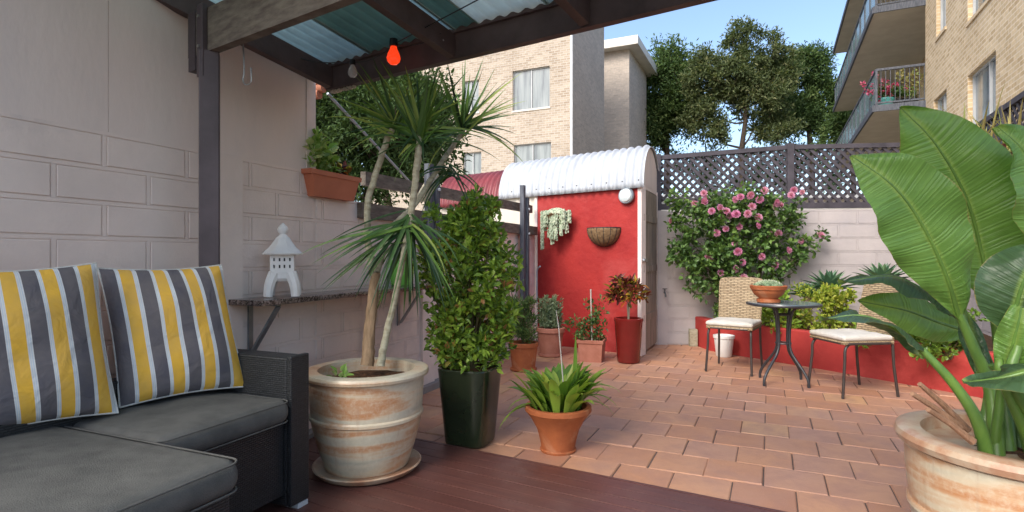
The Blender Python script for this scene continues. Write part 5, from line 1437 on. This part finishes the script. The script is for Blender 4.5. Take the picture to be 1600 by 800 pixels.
# --- right block of flats (tan brick) with balconies
rd_ = nrm(V(.47,1,0)); cc_ = 3.85
H0 = V(.47*14.4+cc_, 14.4, 0); HU = -rd_; HN = V(-rd_[1], rd_[0], 0)          # HU runs towards the viewer, HN faces the yard
rbk = thing('brick_apartments', tuple(H0-HU*0), 'tan brick block of flats on the right with balconies overlooking the yard', 'building')
def sat(px): 
    Y = cc_/((px-800)/F-.47); return float(np.dot(V(.47*Y+cc_, Y, 0)-H0, HU))
def zat(px, py): Y = cc_/((px-800)/F-.47); return CH+(400-py)/F*Y
ops = [(sat(1512), sat(1556), zat(1535,258)-.1, zat(1535,97)), (sat(1462), sat(1480), zat(1470,186), zat(1470,148)),
       (sat(1463), sat(1477), zat(1470,52), zat(1470,52)+1.5), (sat(1514), sat(1557), zat(1535,5), zat(1535,5)+1.5)]
ops[0] = (sat(1512), sat(1556), zat(1556,78)-1.75, zat(1556,78)); ops[3] = (ops[0][0], ops[0][1], ops[0][3]+1.05, ops[0][3]+2.6)
zc_ = zat(1470,150); ops[1] = (sat(1459), sat(1479), zc_-.75, zc_+.05); ops[2] = (sat(1463), sat(1478), zat(1470,52), zat(1470,52)+1.3)
mb = MB(); wall_open(mb, H0, HU, HN, 13, 0, 13, ops)
mb.build('front_wall', 'tan_brick', rbk)
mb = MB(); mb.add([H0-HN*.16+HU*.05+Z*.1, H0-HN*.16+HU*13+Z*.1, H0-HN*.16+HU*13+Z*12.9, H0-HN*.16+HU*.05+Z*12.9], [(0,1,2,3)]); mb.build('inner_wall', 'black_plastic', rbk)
for i, o in enumerate(ops): window(rbk, H0, HU, HN, *o, split=.62 if i in (0,3) else .5, sill='tan_brick')
# recessed facade behind the balconies
mb = MB(); z_ = [4.99, 7.6]
G0 = H0+rd_*.001-HN*.9
dops = []
for zz in (2.4, 4.99, 7.6, 10.2):
    dops += [(2.6, 4.4, zz+.12, zz+2.15), (6.5, 8.6, zz+.12, zz+2.15)]
wall_open(mb, G0, rd_, HN, 12, 0, 13, dops); 
mb.add([H0, G0, G0+Z*13, H0+Z*13], [(0,1,2,3)])
mb.build('recessed_wall', 'tan_brick', rbk)
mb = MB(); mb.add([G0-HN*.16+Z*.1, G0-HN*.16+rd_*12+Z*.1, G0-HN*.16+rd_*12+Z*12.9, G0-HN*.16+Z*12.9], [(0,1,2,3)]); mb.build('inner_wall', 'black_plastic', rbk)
for o in dops: window(rbk, G0, rd_, HN, *o)
mb = MB(); q = G0+rd_*1.4+HN*.03; mb.obox(q+Z*(4.99+1.1), rd_*.75, Z*.85, HN*.02); mb.build('blind', 'peach_blind', rbk)
proj = 1.12
for lv, zz in enumerate((4.99, 7.6, 10.2)):
    a = H0+HN*proj; b = H0-HN*.9; c = b+rd_*11.3; d = a+rd_*11.3
    mb = MB(); mb.hexa([x+Z*(zz-.0) for x in (a,b,c,d)]+[x+Z*(zz+.13) for x in (a,b,c,d)]); mb.build('balcony_slab', 'slab_conc', rbk)
    mb = MB(); e = HN*.02-rd_*.02
    mb.bar(a+e+Z*(zz+.065), d+HN*.02+Z*(zz+.065), .05, .17); mb.bar(a+e+Z*(zz+.065), H0-rd_*.03+Z*(zz+.065), .05, .17); mb.build('slab_edge', 'grey_timber', rbk)
    if lv == 2: continue
    rl_ = None; mb = MB(); e1 = -HN*.06+rd_*.06
    mb.bar(a+e1+Z*(zz+1.10), d-HN*.06+Z*(zz+1.10), .06, .06); mb.bar(a+e1+Z*(zz+1.10), H0+rd_*.06+Z*(zz+1.10), .06, .06)
    mb.bar(a+e1+Z*(zz+.22), d-HN*.06+Z*(zz+.22), .05, .04); mb.bar(a+e1+Z*(zz+.22), H0+rd_*.06+Z*(zz+.22), .05, .04)
    for k in range(12): mb.bar(a+e1+rd_*k*1.02+Z*(zz+.13), a+e1+rd_*k*1.02+Z*(zz+1.10), .05, .05, up=HN)
    for k in range(11): mb.bar(a+e1-HN*k*.105+Z*(zz+.24), a+e1-HN*k*.105+Z*(zz+1.08), .014, .014, up=HN)
    rl_ = mb.build('railing', 'grey_timber', rbk)
    mb = MB()
    for k in range(11):
        q = a+e1+rd_*(k*1.02+.51); mb.obox(q+Z*(zz+.66), rd_*.44, HN*.006, Z*.40)
    mb.build('glass_panel', 'rail_glass', rl_)
# balcony plants
def bpot(px, py, hh, mat, fol, label, potlab, r=.17):
    q = P(px, py, 15.5); q[2] = 5.125; t = thing('balcony_pot', tuple(q), potlab, 'plant pot'); mb = MB()
    mb.lathe(q, [(.001,0),(r*.75,0),(r,.30),(r*1.08,.32),(r*1.08,.36),(r*.9,.36),(r*.85,.3),(.001,.3)], 20); mb.build('body', mat, t, smooth=True)
    t = thing('balcony_plant', tuple(q+Z*.32), label, 'plant'); mb = MB()
    foliage(mb, [(q+V(rng.normal(0,.2), rng.normal(0,.12), .42+hh*rng.random()), .10) for k in range(22)], 16, .08, .05, 0, 1); mb.build('foliage', fol, t); return t, q
zbal = 5.12
t, q = bpot(1382, 159, .22, 'turquoise', 'rose_leaf', 'leafy plant with crimson flowers in the turquoise pot on the lower balcony', 'turquoise pot on the lower balcony of the tan flats', .22)
for k in range(26):
    mb = MB(); foliage(mb, [(q+V(-.12+rng.normal(0,.30), rng.normal(0,.1)-.12, .72+rng.normal(0,.12)), .05)], 12, .06, .05, 0, 1); mb.build('flower_head', 'red_petal', t)
bpot(1424, 156, .75, 'black_plastic', 'dry_leaf', 'tall rusty leaved plant on the lower balcony next to the brick corner', 'dark pot on the lower balcony near the brick corner')
bpot(1404, 158, .2, 'black_plastic', 'rose_leaf', 'small dark plant in the middle of the lower balcony front', 'small dark pot between the turquoise pot and the tall balcony plant', .12)

# pale outbuilding glimpsed through the lattice
nb = thing('outbuilding', (4.0, 11.0, 0), 'low white outbuilding glimpsed through the bottom of the lattice', 'building')
mb = MB(); mb.obox(V(4.6,11.5,1.1), V(3.6,0,0), V(0,1.2,0), Z*1.1); mb.build('wall', 'white_paint', nb)
mb = MB(); mb.hexa([V(.9,10.1,2.2),V(8.3,10.1,2.2),V(8.3,12.9,2.2),V(.9,12.9,2.2),V(.9,10.1,2.26),V(8.3,10.1,2.26),V(8.3,12.9,2.4),V(.9,12.9,2.4)]); mb.build('roof', 'white_metal', nb)

# ================================================================== TREES
def tree(name, base, top, blobs, nclump, per, L, W, mat, label, cr, tr_=.25, group='trees beyond the back fence', lean=0, barkm='tree_bark', tl=0, th=1, flat=.7):
    base = np.asarray(base, float); top = np.asarray(top, float)
    t = thing(name, tuple(base), label, 'tree', group)
    n = 9; tr = [base*(1-k/n)+top*(k/n)+V(rng.normal(0,.12), rng.normal(0,.12), 0)*(k/n) for k in range(n+1)]
    H = top[2]-base[2]
    cs = []; tries = 0
    w = np.array([b[1][0]*b[1][1]*b[1][2] for b in blobs]); w = w/w.sum()
    while len(cs) < nclump and tries < 20000:
        tries += 1; c, r = blobs[rng.choice(len(blobs), p=w)]; r = np.asarray(r, float)
        d = rng.normal(size=3); d /= np.linalg.norm(d); q = np.asarray(c)+d*r*(rng.random()**.4)
        if all(np.linalg.norm(q-z) > cr*.75 for z in cs): cs.append(q)
    mb = MB(); mb.tube(tr, [tr_*(1-.8*k/n) for k in range(n+1)], 10)
    nodes = [(tr[k], tr_*(1-.8*k/n)) for k in range(3, n+1)]
    cs.sort(key=lambda q: min(np.linalg.norm(q-z[0]) for z in nodes))
    for q in cs:
        s, r0 = min(nodes, key=lambda z: np.linalg.norm(q-z[0])+1.2*max(0, z[0][2]-q[2]+.35))
        r_ = max(.018, min(.09, r0*.55)); L_ = np.linalg.norm(q-s); m1 = s*.5+q*.5+V(rng.normal(0,.06), rng.normal(0,.06), -.08)*L_
        mb.tube([s, s*.75+m1*.25, m1, q], [r_, r_*.9, r_*.7, r_*.45], 5); nodes.append((q, r_*.6)); nodes.append((m1, r_*.8))
    mb.build('trunk', barkm, t, smooth=True)
    mb = MB(); cl = [(q+rng.normal(0,cr*.25,3), (cr*(.8+.9*rng.random()), cr*(.8+.9*rng.random()), cr*.95*(.6+.9*rng.random()))) for q in cs]
    foliage(mb, cl, per, L, W, tl, th, .1, .0, .7, tpow=1.2); mb.build('crown', mat, t)
def X(px, Y): return (px-800)/F*Y
def Zp(py, Y): return CH+(400-py)/F*Y
def blob(px, py, rx, ry, Y, d=None): return ((X(px,Y), Y, Zp(py,Y)), (rx/F*Y, d or rx/F*Y*.8, ry/F*Y))
Y = 30
tree('tree', (X(1153,Y),Y,0), P(1165,70,Y), [blob(1100,120,30,40,Y),blob(1165,75,30,40,Y),blob(1205,105,38,48,Y),blob(1135,120,45,38,Y),blob(1190,150,45,35,Y),blob(1095,180,28,25,Y),blob(1118,205,34,22,Y),blob(1212,205,34,22,Y)], 215, 150, .20, .075, 'tree_leaf_olive', 'tall open crowned gum tree with visible trunk in the gap of sky', .44, .24)
Y = 33
tree('tree', (X(1040,Y),Y,0), P(1045,95,Y), [blob(1045,120,38,38,Y),blob(1055,165,44,36,Y),blob(1020,190,30,45,Y)], 110, 260, .22, .08, 'tree_leaf_dark', 'dense dark tree beside the pale eave of the rear flats', .74, .28)
tree('tree', (X(1270,Y),Y,0), P(1262,85,Y), [blob(1262,110,34,38,Y),blob(1290,165,30,50,Y),blob(1235,175,42,32,Y),blob(1225,120,30,32,Y)], 150, 200, .20, .075, 'tree_leaf_dark', 'dark spreading tree next to the balconies of the tan flats', .52, .28)
Y = 26
tree('tree', (X(1330,Y),Y,0), P(1335,170,Y), [blob(1330,205,40,35,Y)], 30, 160, .22, .08, 'tree_leaf_dark', 'low dark tree seen below the lower balcony', .5, .2)
Y = 36
tree('tree', (X(1110,Y),Y,0), P(1100,225,Y), [blob(1095,250,60,28,Y),blob(1170,255,60,20,Y)], 26, 90, .24, .09, 'tree_leaf_olive', 'low hazy bushy tree just above the lattice left of centre', .5, .2)
Y = 34
tree('tree', (X(1240,Y),Y,0), P(1240,235,Y), [blob(1240,245,60,18,Y),blob(1130,280,90,18,Y),blob(1260,275,80,20,Y)], 34, 110, .24, .09, 'tree_leaf_dark', 'low dark bushy tree behind the middle of the lattice', .55, .2)
Y = 9.5
tree('tree', (X(560,Y),Y,0), P(570,190,Y), [blob(540,190,90,85,Y,.9),blob(620,200,80,75,Y,.9),blob(540,280,90,40,Y,.8)], 150, 260, .085, .034, 'tree_leaf_dark', 'dense dark green tree behind the dracaena beyond the left wall', .28, .12, group='trees beyond the left wall', th=.75)
Y = 12
tree('tree', (X(610,Y),Y,0), P(610,140,Y), [blob(600,170,110,70,Y,1),blob(520,170,60,60,Y,1),blob(660,240,60,50,Y,1)], 110, 180, .13, .055, 'tree_leaf_dark', 'darker tree further back beyond the left wall', .42, .14, group='trees beyond the left wall', tl=0, th=.4)

# ================================================================== SKY, SUN, CAMERA
w = bpy.data.worlds.new('World'); SC.world = w; w.use_nodes = True
nt = w.node_tree; nt.nodes.clear()
sky = nt.nodes.new('ShaderNodeTexSky'); sky.sky_type = 'NISHITA'; sky.sun_disc = False
az, el = R(-140), R(40)
sky.sun_elevation = el; sky.sun_rotation = az; sky.air_density = 1.0; sky.dust_density = 2.5; sky.ozone_density = 2.0
bg = nt.nodes.new('ShaderNodeBackground'); bg.inputs[1].default_value = .13
ou = nt.nodes.new('ShaderNodeOutputWorld'); nt.links.new(sky.outputs[0], bg.inputs[0]); nt.links.new(bg.outputs[0], ou.inputs[0])
ld = bpy.data.lights.new('sun', 'SUN'); ld.energy = 1.15; ld.angle = R(25); ld.color = (1, .94, .86)
lo = bpy.data.objects.new('sun', ld); COL.objects.link(lo)
sdir = Vector((math.sin(az)*math.cos(el), math.cos(az)*math.cos(el), math.sin(el)))
lo.rotation_euler = (-sdir).to_track_quat('-Z', 'Y').to_euler()
cd = bpy.data.cameras.new('camera'); co = bpy.data.objects.new('camera', cd); COL.objects.link(co); SC.camera = co
cd.sensor_width = 36; cd.lens = F/1600*36; cd.clip_end = 600; cd.clip_start = .05
co.location = (0,0,CH); co.rotation_euler = (R(90), 0, 0)
SC.view_settings.view_transform = 'Standard'; SC.view_settings.look = 'None'; SC.view_settings.gamma = 1; SC.view_settings.exposure = 1.3
